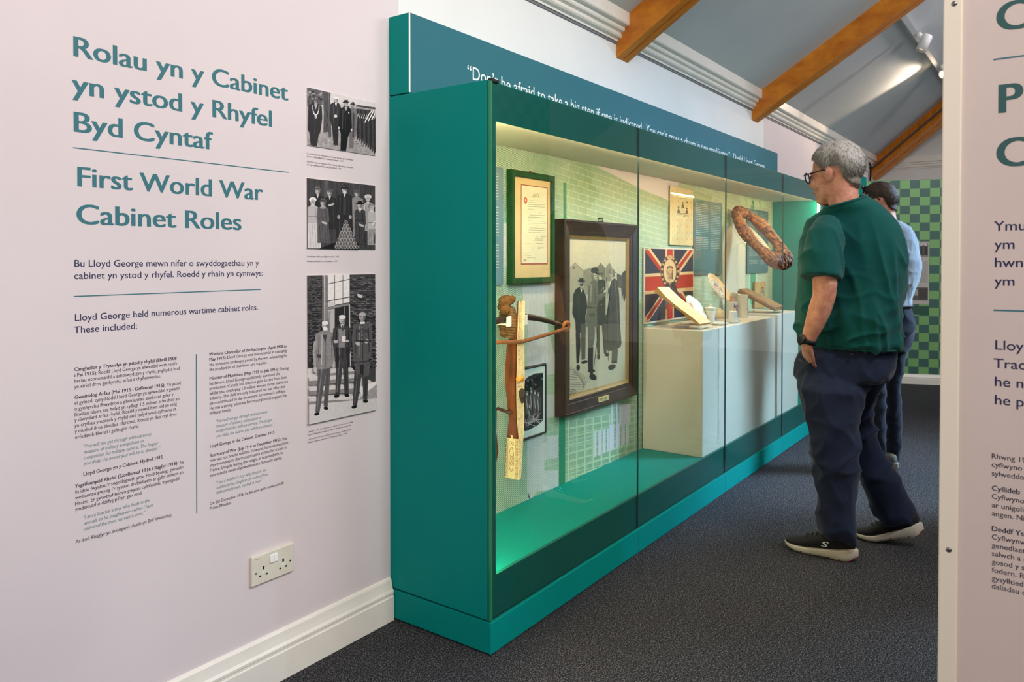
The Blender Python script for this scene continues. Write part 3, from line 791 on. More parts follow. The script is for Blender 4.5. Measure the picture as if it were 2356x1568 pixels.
# --- middle photograph: munitions workers round a pyramid of shells
P_, t = wall_photo('middle black and white wall photograph, munitions workers around a pyramid of shells', c5, [(57, 818), (617, 880), (617, 1405), (57, 1397)])
p, e = P_.p, P_.e
p(2, [(57, 818), (617, 880), (617, 1405), (57, 1397)])
for k in range(12): P_.ln(random.choice((1, 3)), [(75 + k * 46, 824 + k * 5), (75 + k * 46, 1395)], 4)
p(3, [(200, 838), (230, 840), (230, 1000), (200, 1000)])
def bust(x, y, r, coat, w, y1, shirt=8, **kw):
    p(coat, [(x - w * .5, y + r * 2.4), (x - r * .6, y + r * 1.4), (x + r * .6, y + r * 1.4), (x + w * .5, y + r * 2.4), (x + w * .58, y1), (x - w * .58, y1)])
    p(shirt, [(x - r * .5, y + r * 1.3), (x + r * .5, y + r * 1.3), (x, y + r * 3)])
    P_.ln(max(coat - 2, 0), [(x, y + r * 3), (x, y1)], 3); P_.ln(min(coat + 2, 9), [(x - w * .3, y + r * 2.8), (x - w * .36, y1 - 10)], 5); P_.ln(min(coat + 1, 9), [(x + w * .25, y + r * 3), (x + w * .3, y1 - 20)], 4)
    P_.head(x, y, r, **kw)
bust(146, 925, 20, 1, 100, 1180, face=7, hat='trilby', hats=4)
bust(558, 985, 20, 6, 90, 1250, face=7, hat='bonnet', hats=8)
bust(466, 945, 19, 5, 100, 1290, face=7, hat='cap', hats=3, shirt=5)
bust(244, 938, 20, 1, 110, 1240, face=7, hat='cap', hats=3)
e(7, 252, 1038, 22, 9, -10); e(7, 272, 1030, 10, 8)
bust(366, 915, 21, 1, 120, 1300, face=7, hat='bowler', hats=1, beard=8); P_.ln(2, [(366, 980), (364, 1120)], 22); e(6, 316, 1136, 11, 17); e(6, 412, 1138, 11, 17)
# seated women
def seated(x, y, r, coat, skirt, w, lean, hat, hats, y1):
    p(skirt, [(x - w * .5, y + 150), (x + w * .5, y + 140), (x + w * .9 * lean + w * .3, y1 - 20), (x + w * .55 + lean * w * .35, y1), (x - w * .5, y1)])
    for q in range(4): P_.ln(max(skirt - 2, 0), [(x - w * .3 + q * w * .22, y + 165), (x - w * .3 + q * w * .26 + lean * 14, y1 - 8)], 3)
    p(coat, [(x - w * .5, y + r * 2.3), (x - r * .7, y + r * 1.4), (x + r * .7, y + r * 1.4), (x + w * .5, y + r * 2.3), (x + w * .6, y + 150), (x + w * .3, y + 178), (x - w * .5, y + 178)])
    P_.ln(max(coat - 2, 0), [(x + w * .25, y + 60), (x + w * .34, y + 150)], 4); P_.ln(max(coat - 3, 0), [(x - w * .45, y + 122), (x + w * .45, y + 122)], 4)
    e(8, x, y + r * 1.5, r * .8, r * .5)
    P_.head(x, y, r, 7, hat, hats); e(7, x + w * .2, y + 165, 18, 9, 25); e(7, x + w * .02, y + 160, 14, 8, 40)
seated(104, 1010, 21, 7, 8, 86, .55, 'bonnet', 9, 1394)
seated(186, 1022, 20, 3, 3, 90, .35, 'trilby', 3, 1350)
seated(490, 1042, 19, 2, 2, 84, .15, 'trilby', 0, 1362)
seated(586, 1060, 19, 7, 6, 70, -.1, 'bonnet', 5, 1366)
e(6, 186, 1060, 26, 10); p(8, [(480, 1076), (500, 1076), (490, 1100)])
P_.ln(9, [(590, 1200), (616, 1170)], 10)
p(0, [(270, 1350), (480, 1350), (480, 1403), (150, 1398)])
for row in range(8):
    for k in range(row + 1):
        x = 376 + (k - row / 2) * 24; y = 1180 + row * 29
        e(7, x, y, 13, 15); e(0, x + 1, y + 1, 9, 11); e(6, x + 1, y + 1, 5, 6); e(1, x + 2, y + 2, 3, 4); P_.ln(4, [(x - 14, y - 12), (x - 8, y - 20)], 5)
P_.build('printed_scene', GREY, t)

# --- lowest photograph: three men on the steps of a brick house
P_, t = wall_photo('lowest and tallest black and white wall photograph, three men on house steps', c6, [(57, 115), (603, 107), (607, 1190), (62, 1308)])
p, e = P_.p, P_.e
p(8, [(57, 115), (603, 107), (607, 1190), (62, 1308)])
p(2, [(57, 115), (180, 113), (180, 850), (60, 862)]); p(2, [(388, 110), (603, 107), (606, 985), (390, 850)])
for r_ in range(48):
    y = 124 + r_ * 15
    P_.ln(random.choice((1, 4, 3)), [(58, y + 4), (178, y)], 2.5)
    P_.ln(random.choice((1, 4, 3)), [(390, y), (604, y + 8 + r_ * .6)], 2.5)
    for q in range(5):
        x = 400 + q * 42 + (r_ % 2) * 20; p(random.choice((1, 3, 2, 4)), [(x, y + 3), (x + 30, y + 4), (x + 30, y + 13), (x, y + 12)])
        x = 62 + q * 24 + (r_ % 2) * 10
        if x < 158: p(random.choice((1, 3, 2)), [(x, y + 3), (x + 18, y + 2), (x + 18, y + 11), (x, y + 12)])
p(8, [(446, 262), (484, 270), (490, 296), (456, 292)])
p(5, [(178, 113), (212, 112), (214, 500), (182, 500)]); P_.ln(8, [(186, 114), (188, 480)], 6); P_.ln(3, [(202, 114), (206, 480)], 5)
p(9, [(214, 112), (388, 110), (388, 330), (216, 360)])
for x in (268, 334): P_.ln(3, [(x, 112), (x, 345)], 5)
P_.ln(3, [(210, 184), (388, 146)], 6); P_.ln(3, [(208, 322), (388, 288)], 8); P_.ln(5, [(214, 380), (388, 344)], 16); p(8, [(216, 330), (268, 324), (268, 360), (216, 368)])
p(7, [(216, 390), (268, 380), (268, 850), (246, 850)]); p(1, [(268, 378), (384, 356), (384, 700), (268, 720)]); P_.ln(4, [(348, 366), (348, 520)], 10)
P_.ln(8, [(386, 350), (392, 845)], 9); P_.ln(5, [(226, 400), (228, 800)], 6)
# steps
for k, (y, x0, x1) in enumerate(((850, 150, 400), (905, 62, 430), (985, 62, 470), (1070, 62, 540))):
    p(8, [(x0, y + 20), (x1, y), (x1 + 30, y + 30), (x0, y + 54)]); p(5, [(x0, y + 54), (x1 + 30, y + 30), (x1 + 30, y + 62), (x0, y + 88)])
p(9, [(470, 1010), (590, 965), (604, 975), (604, 1040), (480, 1100)]); p(6, [(470, 1090), (606, 985), (607, 1190), (470, 1160)])
p(8, [(60, 1150), (470, 1110), (607, 1100), (607, 1190), (62, 1308)])
def man(x, yh, r, coat, trou, sh, hips, yhip, feet, yfeet, **kw):
    w = sh
    p(trou, [(x - hips * .8, yhip - 60), (x + hips * .8, yhip - 60), (x + hips * .75, (yhip + yfeet) / 2), (feet[1] + 16, yfeet[1] - 20), (feet[1] - 16, yfeet[1] - 20), (x + 2, yhip + 40), (feet[0] + 16, yfeet[0] - 20), (feet[0] - 16, yfeet[0] - 20), (x - hips * .78, (yhip + yfeet[0]) / 2)] if False else
      [(x - hips * .8, yhip - 60), (x + hips * .8, yhip - 60), (feet[1] + 17, yfeet[1] - 20), (feet[1] - 17, yfeet[1] - 22), (x + 4, yhip + 50), (feet[0] + 17, yfeet[0] - 20), (feet[0] - 17, yfeet[0] - 22)])
    P_.ln(min(trou + 2, 9), [(x - hips * .4, yhip), (feet[0] - 4, yfeet[0] - 40)], 6); P_.ln(max(trou - 1, 0), [(x + hips * .4, yhip), (feet[1], yfeet[1] - 40)], 5)
    e(0, feet[0] - 6, yfeet[0] - 8, 22, 13, -15); e(0, feet[1] + 2, yfeet[1] - 8, 20, 13, 8)
    p(coat, [(x - w, yh + r * 2.6), (x - r * .7, yh + r * 1.5), (x + r * .7, yh + r * 1.5), (x + w, yh + r * 2.6), (x + w * 1.08, (yh + yhip) / 2), (x + hips, yhip - 20), (x + hips * .3, yhip), (x - hips, yhip + 6), (x - w * 1.1, (yh + yhip) / 2)])
    P_.ln(max(coat - 2, 0), [(x + 6, yh + r * 3.4), (x + 4, yhip - 6)], 4); P_.ln(max(coat - 2, 0), [(x - w * .62, yh + r * 3.4), (x - w * .7, yhip - 60)], 5)
    P_.ln(min(coat + 2, 9), [(x - w * .3, yh + r * 2.6), (x - w * .36, yhip - 30)], 8); P_.ln(max(coat - 2, 0), [(x + w * .66, yh + r * 3.2), (x + w * .72, yhip - 70)], 5)
    P_.head(x, yh, r, **kw)
man(190, 515, 26, 5, 3, 78, 62, 860, (130, 196), (1232, 1185), face=7, beard=9, hair=9); p(2, [(168, 590), (206, 590), (192, 650)]); e(7, 112, 870, 16, 28, -10); P_.ln(6, [(112, 640), (100, 730), (112, 850)], 22)
p(2, [(122, 742), (158, 748), (156, 776), (124, 770)])
man(328, 468, 27, 2, 2, 72, 58, 790, (290, 364), (1088, 1082), face=7, hair=9); p(8, [(312, 505), (344, 505), (330, 560)]); p(5, [(296, 540), (352, 545), (348, 690), (300, 690)]); p(2, [(326, 515), (336, 515), (336, 560), (326, 560)])
p(9, [(324, 600), (356, 602), (354, 646), (324, 644)]); e(7, 276, 644, 20, 13); e(7, 366, 640, 18, 11); p(1, [(280, 690), (300, 690), (300, 858), (276, 850)]); p(1, [(356, 690), (388, 690), (390, 846), (368, 856)])
man(488, 448, 27, 3, 2, 76, 70, 800, (430, 512), (1175, 1130), face=6, hair=7); p(9, [(470, 486), (508, 486), (508, 502), (472, 504)]); e(7, 452, 660, 20, 16, 30); e(7, 524, 642, 20, 16, -30)
P_.ln(1, [(436, 640), (560, 640)], 10)
for k in range(5): e(8, 486, 530 + k * 32, 4, 4)
p(2, [(446, 550), (476, 548), (476, 570), (448, 572)]); p(2, [(502, 548), (536, 548), (536, 570), (502, 570)])
p(3, [(420, 820), (556, 806), (540, 915), (496, 930), (464, 900), (440, 920)]); p(1, [(466, 830), (500, 826), (496, 920), (470, 900)])
P_.build('printed_scene', GREY, t)

# ------------------------------------------------------------------ double wall socket
sk = thing('wall_socket', (1.42, WY, 0.36), 'cream double wall socket with two white switches low on the wall', 'socket')
sx0, sx1, sz0, sz1 = 1.348, 1.499, 0.3165, 0.4045
MB().box((sx0, WY - .011, sz0), (sx1, WY - .0003, sz1)).build('face_plate', M['cream_plastic'], sk, .0025)
fy = WY - .0112
for cx_ in (1.388, 1.459):
    holes = MB(); holes.box((cx_ - .0030, fy - .0003, .358), (cx_ + .0030, fy + .001, .3675)); holes.box((cx_ - .0145, fy - .0003, .3385), (cx_ - .008, fy + .001, .3435)); holes.box((cx_ + .008, fy - .0003, .3385), (cx_ + .0145, fy + .001, .3435)); holes.build('pin_slots', M['black'], sk)
for cx_ in (1.388, 1.459):
    ri = MB()
    for z in (.3475, .352): ri.box((cx_ - .006, fy - .0006, z), (cx_ + .006, fy + .001, z + .0012))
    ri.build('shutter_ribs', M['switch_white'], sk)
for x in (1.4105, 1.4245):
    MB().prism([(x, WY - .0112, .372), (x, WY - .0165, .370), (x, WY - .0135, .3925), (x, WY - .0112, .394)], (.0132, 0, 0)).build('rocker_switch', M['switch_white'], sk, .0008)
for x in (1.3625, 1.4855): MB().lathe((x, WY - .0108, .3535), [(0, -.0008), (.0033, -.0008), (.0036, .0), (.0033, .0006), (0, .0006)], 12, (0, -1, 0)).build('screw', M['steel'], sk)
MB().box((1.352, fy - .0002, .389), (1.390, fy + .0005, .398)).build('sticker', mat('clear_sticker', (232, 222, 200), .3), sk)
MB().box((1.358, fy - .0004, .3945), (1.363, fy, .3958)).box((1.3642, fy - .0004, .3945), (1.3668, fy, .3958)).box((1.368, fy - .0004, .3945), (1.3745, fy, .3957)).build('sticker_print', M['ink_grey'], sk)
# ------------------------------------------------------------------ things inside the case
k4 = ((1460, 380), 3.92); k3 = ((1470, 620), 9.424); k1 = ((1130, 340), 4.126); k2 = ((1130, 660), 3.266); kf = ((1280, 490), 3.2); kr = ((1640, 440), 5.227)
BY = 1.8595

def px(k, x, y): return (k[0][0] + x / k[1], k[0][1] + y / k[1])
def pt(k, x, y, Y): return on(*px(k, x, y), 1, Y)

def frame_board(t, r, y0, y1, w, m, prof=None, sub='frame'):
    """mitred frame: r = outer rectangle, y0 front, y1 back"""
    x0, x1, z0, z1 = r
    mb = MB()
    prof = prof or [(0, y1), (0, y0 + .004), (.004, y0), (w - .004, y0), (w, y0 + .004), (w, y1)]
    rings = []
    for (cx_, cz_, sx_, sz_) in ((x0, z0, 1, 1), (x1, z0, -1, 1), (x1, z1, -1, -1), (x0, z1, 1, -1)):
        rings.append([(cx_ + sx_ * a, y, cz_ + sz_ * a) for a, y in prof])
    rings.append(rings[0]); mb.loft(rings, False, False)
    return mb.build(sub, m, t)

def scribble(P_, sh, x0, x1, y, n, h, slope=0.0, w=1.4):
    """one line of tiny illegible type: dashes like words"""
    x = x0
    while x < x1:
        L = random.uniform(.02, .07) * (x1 - x0) + 2
        P_.ln(sh, [(x, y + (x - x0) * slope), (min(x + L, x1), y + (min(x + L, x1) - x0) * slope)], w); x += L + 1.6

# --- royal letter in a green velvet frame
GV = mat('green_velvet', (20, 68, 28), 0.95, 0.05, var=0.4, vscale=260, bump=0.9, bscale=700, bdist=0.003, sheen=0.1)
Yl = 1.832
rL = rect_of(k1, [(194, 203), (607, 262), (612, 1280), (200, 1293)], Yl)
t = thing('framed_letter', ((rL[0] + rL[1]) / 2, BY, rL[2]), 'typed letter with red seal in a green velvet frame, upper left in the case', 'framed letter')
frame_board(t, rL, Yl, BY, .026, GV)
ri_ = (rL[0] + .024, rL[1] - .024, rL[2] + .024, rL[3] - .024)
MB().box((ri_[0], Yl + .012, ri_[2]), (ri_[1], Yl + .016, ri_[3])).build('mount_card', mat('beige_mount', (222, 192, 142), .8, var=.08, vscale=8), t)
rd = rect_of(k1, [(283, 345), (537, 375), (540, 1105), (287, 1106)], Yl + .010)
P_ = Pic([(283, 340), (537, 375), (540, 1105), (287, 1108)], rd, Yl + .0115)
p, e = P_.p, P_.e
DOC = [mat('red_border', (168, 66, 52), .7), mat('letter_paper', (232, 222, 196), .8, var=.05, vscale=9), mat('typed_ink', (104, 96, 84), .8), mat('seal_red', (226, 92, 58), .6), mat('brown_ink', (150, 128, 88), .8), mat('seal_pale', (240, 190, 160), .6)]
p(0, [(283, 340), (537, 375), (540, 1105), (287, 1108)]); p(1, [(289, 350), (531, 382), (533, 1094), (292, 1096)])
e(3, 327, 497, 18, 32); e(5, 328, 496, 7, 10)
for k, (a, b, y) in enumerate([(366, 502, 497), (352, 515, 516), (352, 515, 536), (352, 517, 556), (352, 405, 580), (456, 482, 616), (366, 512, 635), (352, 516, 655), (352, 516, 672), (352, 518, 692), (352, 518, 712), (352, 474, 730), (366, 512, 758), (352, 514, 778), (352, 516, 800), (396, 460, 838), (396, 430, 858), (396, 488, 878), (425, 496, 905), (306, 368, 1000), (322, 380, 1022), (338, 420, 1043)]):
    scribble(P_, 2, a, b, y, 9, 4, .03, 2.6)
for (x, y, w_, h_) in ((390, 440, 60, 30), (470, 838, 44, 14), (440, 945, 54, 14), (412, 860, 80, 12), (306, 1062, 24, 14)):
    P_.ln(4, [(x + w_ * i / 12, y + h_ * sin(i * 1.9) * (1 if i % 3 else .4)) for i in range(13)], 2.2)
P_.ln(4, [(365, 460), (460, 468)], 1.6); P_.ln(0, [(289, 905), (531, 912)], .0 + .8)
P_.build('letter_sheet', DOC, t)
MB().box((ri_[0], Yl + .0055, ri_[2]), (ri_[1], Yl + .0075, ri_[3])).build('frame_glass', M['acrylic'], t)
MB().box(((rL[0] + rL[1]) / 2 - .004, Yl + .015, rL[3]), ((rL[0] + rL[1]) / 2 + .004, BY, rL[3] + .008)).build('hanging_clip', mat('copper_clip', (170, 90, 70), .4, metal=.5), t)

# --- large framed photograph of four men
DW = wood_mat('dark_oak_frame', (30, 19, 14), (58, 38, 28), 8, (2, 2, 2), .35)
Yf = 1.806
a_ = on(1299.6, 503.5, 1, Yf); b_ = on(1469.6, 516.5, 1, Yf); c_ = on(1469.6, 907, 1, Yf); d_ = on(1299.6, 961, 1, Yf)
rF = (a_.x, (b_.x + c_.x) / 2, (c_.z + d_.z) / 2, (a_.z + b_.z) / 2)
t = thing('framed_photograph', ((rF[0] + rF[1]) / 2, BY, rF[2]), 'large sepia photograph of men in hats in a dark wooden frame inside the case', 'framed photograph')
wF = .072
prof = [(0, BY), (0, Yf + .003), (.003, Yf), (.010, Yf), (.012, Yf + .003), (wF - .022, Yf + .010), (wF - .018, Yf + .013), (wF - .004, Yf + .015), (wF, Yf + .020), (wF, BY)]
frame_board(t, rF, Yf, BY, wF, DW, prof)
rI = (rF[0] + wF - .002, rF[1] - wF + .002, rF[2] + wF - .002, rF[3] - wF + .002)
frame_board(t, rI, Yf + .024, Yf + .036, .024, mat('gilt_slip', (170, 132, 76), .45, metal=.25, var=.1, vscale=40), [(0, Yf + .036), (0, Yf + .020), (.016, Yf + .027), (.020, Yf + .036)], 'gilt_slip')
rP = (rI[0] + .016, rI[1] - .016, rI[2] + .016, rI[3] - .016)
P_ = Pic([(107, 185), (537, 200), (537, 1235), (107, 1350)], rP, Yf + .033, .000012)
p, e = P_.p, P_.e
MB().box((rP[0], Yf + .0333, rP[2]), (rP[1], Yf + .038, rP[3])).build('photograph_sheet', SEPIA[8], t)
p(9, [(107, 185), (537, 200), (537, 470), (107, 440)]); p(8, [(107, 430), (537, 455), (537, 1235), (107, 1350)])
p(7, [(107, 415), (155, 365), (215, 420), (215, 640), (107, 660)]); P_.ln(3, [(107, 415), (155, 366), (215, 420)], 3); p(4, [(136, 400), (152, 388), (156, 408), (138, 418)])
p(6, [(215, 418), (330, 388), (330, 600), (215, 600)]); p(5, [(322, 400), (346, 366), (382, 405), (382, 600), (322, 600)]); P_.ln(3, [(322, 402), (346, 367), (382, 405)], 3)
p(6, [(384, 405), (412, 364), (430, 400), (430, 500), (384, 500)]); P_.ln(3, [(384, 405), (413, 365), (432, 398)], 3)
for k in range(6): P_.ln(5, [(230 + k * 18, 424 - k * 4), (230 + k * 18, 600)], 2)
p(3, [(470, 440), (537, 470), (537, 560), (470, 545)]); p(7, [(480, 560), (537, 552), (537, 572), (480, 575)])
p(2, [(506, 450), (520, 425), (537, 420), (537, 600), (528, 655), (520, 640), (516, 600), (508, 648), (504, 560)])
for k in range(11): P_.ln(4, [(108, 1150 + k * 19), (150 + k * 10, 1126 + k * 17 + 40)], 4); P_.ln(5, [(120 + k * 14, 1132 + k * 9), (230 - k * 2, 1268 + k * 4)], 3)
for k in range(12): e(4, 112 + random.random() * 44, 1300 + random.random() * 40, 7, 4)
# man at left in bowler and long dark coat
p(1, [(142, 600), (160, 560), (190, 542), (216, 560), (240, 620), (246, 690), (232, 760), (236, 840), (228, 980), (210, 984), (202, 890), (192, 880), (196, 985), (184, 1110), (166, 1110), (160, 880), (158, 800), (134, 740)])
P_.head(202, 512, 17, 6, 'bowler', 1, beard=2); p(9, [(192, 548), (208, 560), (202, 588)]); e(1, 178, 1142, 14, 24); e(1, 226, 1100, 26, 12, -15); P_.ln(3, [(180, 600), (186, 780)], 4); p(3, [(196, 820), (236, 815), (232, 1080), (204, 1085)])
# bearded officer facing left behind
p(2, [(322, 500), (350, 480), (384, 500), (384, 800), (392, 1040), (372, 1040), (356, 830), (342, 830), (340, 1040), (322, 1040), (314, 820), (318, 640)])
P_.head(346, 462, 18, 7, 'cap', 4, beard=8); e(1, 332, 1062, 12, 22); e(1, 394, 1046, 16, 14)
for k in range(5): e(9, 352, 530 + k * 36, 3, 4)
e(8, 366, 552, 5, 8)
# officer in light tunic, seen from behind his left side
p(4, [(254, 540), (276, 500), (306, 490), (326, 520), (330, 600), (372, 576), (392, 556), (400, 568), (384, 600), (330, 650), (318, 700), (322, 840), (240, 840), (230, 820), (246, 690)])
p(4, [(248, 840), (304, 840), (302, 930), (286, 1000), (256, 1000)]); p(1, [(254, 995), (292, 990), (288, 1120), (258, 1180), (252, 1120)]); p(1, [(262, 1000), (290, 1000), (290, 1190), (268, 1190)])
e(1, 290, 1212, 30, 22, 30); e(1, 278, 1166, 28, 14); e(8, 384, 572, 18, 12, -35)
P_.head(312, 460, 20, 8); e(2, 302, 420, 30, 22, -10); e(1, 322, 444, 20, 7, 20); p(5, [(272, 450), (286, 440), (300, 490), (280, 500)])
P_.ln(2, [(246, 692), (322, 700)], 7); P_.ln(6, [(276, 520), (270, 660)], 10); P_.ln(3, [(300, 540), (306, 680)], 6); p(3, [(262, 740), (306, 736), (304, 760), (262, 764)]); P_.ln(2, [(322, 930), (296, 1140)], 4)
# man in long overcoat at right
p(2, [(402, 560), (424, 500), (452, 476), (474, 500), (486, 600), (492, 800), (504, 960), (498, 985), (464, 1010), (440, 1020), (392, 1012), (364, 900), (358, 830), (390, 740)])
p(3, [(432, 1010), (478, 1006), (472, 1108), (430, 1110)]); e(1, 432, 1138, 30, 20, -20); e(1, 450, 1100, 22, 10)
P_.head(432, 450, 20, 7, 'bowler', 5, hair=6, brim=.95); p(9, [(414, 500), (428, 490), (410, 560), (404, 600)]); p(8, [(404, 590), (412, 600), (390, 750), (386, 700)])
P_.ln(4, [(456, 500), (474, 760), (480, 950)], 6); P_.ln(0, [(420, 560), (396, 780), (400, 960)], 5); P_.ln(1, [(440, 640), (448, 980)], 7); P_.ln(1, [(404, 1010), (404, 1090)], 3); P_.ln(1, [(390, 470), (394, 545)], 5)
P_.build('photograph_print', SEPIA, t)
MB().box((rP[0] - .01, Yf + .0215, rP[2] - .01), (rP[1] + .01, Yf + .0235, rP[3] + .01)).build('frame_glass', M['acrylic'], t)
q0 = pt(kf, 313, 1352, Yf + .004); q1 = pt(kf, 386, 1380, Yf + .004)
MB().box((q0.x, Yf + .001, q1.z + .006), (q1.x, Yf + .012, q0.z - .004)).build('brass_plaque', mat('pale_brass', (222, 206, 150), .35, metal=.3), t, .001)
P_ = Pic([(0, 0), (10, 0), (10, 10), (0, 10)], (q0.x, q1.x, q1.z + .006, q0.z - .004), Yf + .001, .00002)
for k in range(4): scribble(P_, 0, .8 + (k == 3) * 2, 9.2 - (k == 3) * 2, 2 + k * 2, 5, 1, 0, .9)
P_.build('plaque_print', M['black'], t)
hk = pt(kf, 335, 60, 1.84); MB().tube([(hk.x, BY, rF[3] + .002), (hk.x, 1.835, rF[3] + .006), (hk.x, 1.835, rF[3] + .02), (hk.x, BY, rF[3] + .02)], .005, 8).build('hanging_hook', mat('dark_hook', (70, 62, 44), .4, metal=.6), t)

# --- small framed trench print behind the crossbow
Ys = 1.842
a_ = on(1196, 846, 1, Ys); b_ = on(1258.6, 835.5, 1, Ys); c_ = on(1258.6, 996, 1, Ys)
rS = (a_.x, b_.x, c_.z, b_.z)
t = thing('framed_print', ((rS[0] + rS[1]) / 2, BY, rS[2]), 'small black-framed grey print of soldiers, behind the crossbow stock', 'framed print')
frame_board(t, rS, Ys, BY, .009, M['black'])
MB().box((rS[0] + .008, Ys + .006, rS[2] + .008), (rS[1] - .008, Ys + .010, rS[3] - .008)).build('mount_card', mat('pale_blue_card', (190, 206, 204), .7), t)
P_ = Pic([(0, 0), (100, 0), (100, 160), (0, 160)], (rS[0] + .02, rS[1] - .02, rS[2] + .03, rS[3] - .03), Ys + .0055, .000012)
p, e = P_.p, P_.e
p(1, [(2, 20), (30, 8), (60, 3), (98, 6), (98, 140), (70, 150), (20, 156), (2, 150)]); p(0, [(2, 24), (98, 8), (98, 40), (60, 46), (2, 50)])
for x, y, h_ in ((25, 60, 50), (44, 56, 60), (60, 62, 55), (76, 70, 56), (36, 96, 40)):
    p(3, [(x - 8, y), (x + 8, y), (x + 10, y + h_ * .6), (x + 5, y + h_), (x - 8, y + h_)]); e(7, x, y - 6, 4, 5); e(4, x, y - 10, 6, 3); P_.ln(6, [(x - 5, y + 6), (x + 2, y + h_ * .7)], 3); P_.ln(0, [(x + 4, y + 4), (x + 6, y + h_)], 3)
for k in range(30): P_.ln(random.choice((5, 6, 7, 0)), [(4 + random.random() * 80, 118 + random.random() * 34), (14 + random.random() * 84, 112 + random.random() * 36)], 1.5)
for k in range(24): e(random.choice((0, 2, 4)), 4 + random.random() * 90, 12 + random.random() * 30, 4, 2.5)
P_.build('print_sheet', GREY, t)

# --- poster on acrylic
Yp = 1.848
rT = rect_of(k4, [(323, 187), (532, 226), (525, 722), (320, 718)], Yp)
t = thing('parchment_poster', ((rT[0] + rT[1]) / 2, BY, rT[2]), 'aged cream programme sheet with three small portraits, on the back wall of the case', 'poster')
MB().box((rT[0], Yp + .0005, rT[2]), (rT[1], Yp + .003, rT[3])).build('sheet', mat('aged_sheet', (240, 214, 160), .7, var=.08, vscale=12), t)
MB().box((rT[0] - .002, Yp - .004, rT[2] - .004), (rT[1] + .002, Yp - .001, rT[3] + .004)).build('acrylic_cover', M['acrylic'], t)
P_ = Pic([(323, 187), (532, 226), (525, 722), (320, 718)], rT, Yp + .0005, .000012)
PO = [mat('poster_pink', (232, 150, 110), .7), mat('poster_ink', (120, 96, 66), .7), mat('poster_dark', (70, 56, 44), .7), mat('poster_faded', (206, 176, 128), .7)]
p, e = P_.p, P_.e
for i in range(5):
    for j in range(9):
        x = 345 + i * 42; y = 225 + j * 55
        if 1 <= i <= 3 and 2 <= j <= 4: continue
        p(0, [(x - 4, y - 10), (x + 2, y - 8), (x + 4, y + 6), (x - 2, y + 10)])
for x, y in ((436, 350), (397, 390), (472, 400)):
    p(1, [(x - 13, y + 40), (x - 8, y + 12), (x + 8, y + 12), (x + 14, y + 40)]); e(3, x, y, 8, 13); e(2, x, y - 10, 8, 6); e(2, x, y + 9, 5, 4)
e(2, 397, 325, 5, 6); e(2, 475, 335, 5, 8)
for k in range(3): scribble(P_, 1, 385, 490, 432 + k * 13, 3, 1, .07, 5 - k)
scribble(P_, 1, 415, 460, 300, 3, 1, .07, 6)
for k in range(20):
    scribble(P_, 3, 388, 428, 490 + k * 10, 3, 1, .03, 2.2); scribble(P_, 3, 440, 484, 494 + k * 10, 3, 1, .03, 2.2)
P_.build('printed_ink', PO, t)

# --- commemorative flag cloth on a board
Yc = 1.845
rC = rect_of(k4, [(102, 742), (532, 768), (532, 1352), (98, 1416)], Yc)
t = thing('commemorative_flag', ((rC[0] + rC[1]) / 2, BY, rC[2]), 'faded union flag handkerchief with an oval portrait of a man', 'flag')
MB().box((rC[0] - .012, Yc + .004, rC[2] - .01), (rC[1] + .006, Yc + .010, rC[3] + .006)).build('mount_board', mat('pale_board', (214, 206, 190), .7), t)
FL = [mat('flag_navy', (60, 57, 68), .9, .1, var=.14, vscale=220), mat('flag_red', (176, 58, 38), .9, .1, var=.14, vscale=160), mat('flag_cream', (212, 176, 128), .9, .1, var=.08, vscale=120), mat('flag_brown', (112, 86, 66), .9, .1, var=.3, vscale=200), mat('flag_dark', (74, 56, 50), .9, .1, var=.2, vscale=150), mat('flag_tan', (196, 154, 106), .9, .1, var=.1, vscale=100)]
P_ = Pic([(102, 742), (532, 768), (532, 1352), (98, 1416)], rC, Yc + .0035, .000012)
p, e = P_.p, P_.e
p(0, [(102, 742), (532, 768), (532, 1352), (98, 1416)])
p(2, [(102, 748), (150, 744), (300, 960), (290, 1020)]); p(1, [(102, 766), (128, 750), (290, 980), (270, 1000)])
p(2, [(480, 770), (545, 770), (545, 800), (400, 990), (370, 930)]); p(1, [(504, 768), (532, 768), (390, 970), (380, 930)])
p(2, [(100, 1416), (100, 1370), (230, 1180), (270, 1200), (140, 1400)]); p(1, [(118, 1400), (112, 1372), (246, 1180), (250, 1220), (140, 1380)])
p(2, [(400, 1140), (430, 1120), (545, 1290), (545, 1340), (500, 1320)]); p(1, [(404, 1150), (424, 1150), (540, 1310), (500, 1310)])
p(2, [(286, 752), (362, 758), (362, 1400), (286, 1404)]); p(1, [(300, 752), (350, 757), (350, 1400), (300, 1404)])
p(2, [(100, 972), (532, 958), (532, 1132), (100, 1160)]); p(1, [(100, 1000), (532, 985), (532, 1100), (100, 1130)])
e(3, 325, 960, 86, 148, -2, 40); e(2, 325, 955, 56, 108, -2, 32)
for k in range(34):
    a = 2 * pi * k / 34; e(4 if k % 2 else 5, 325 + 72 * cos(a), 958 + 128 * sin(a), 9, 10)
e(5, 325, 830, 26, 20)
p(4, [(262, 1130), (282, 1075), (310, 1052), (346, 1050), (376, 1080), (396, 1140), (390, 1170), (268, 1172)])
p(5, [(310, 1046), (342, 1046), (328, 1100)]); p(3, [(322, 1060), (334, 1060), (332, 1120), (324, 1120)])
e(5, 325, 985, 30, 55); e(3, 325, 925, 29, 20); e(5, 326, 938, 22, 18); e(3, 299, 956, 5, 20); e(3, 350, 958, 5, 20)
e(3, 313, 972, 7, 3); e(3, 338, 972, 7, 3); P_.ln(3, [(304, 962), (320, 960)], 3); P_.ln(3, [(331, 960), (347, 963)], 3); p(3, [(325, 974), (331, 1000), (321, 1002)]); e(4, 326, 1013, 17, 5); e(3, 345, 1000, 6, 30)
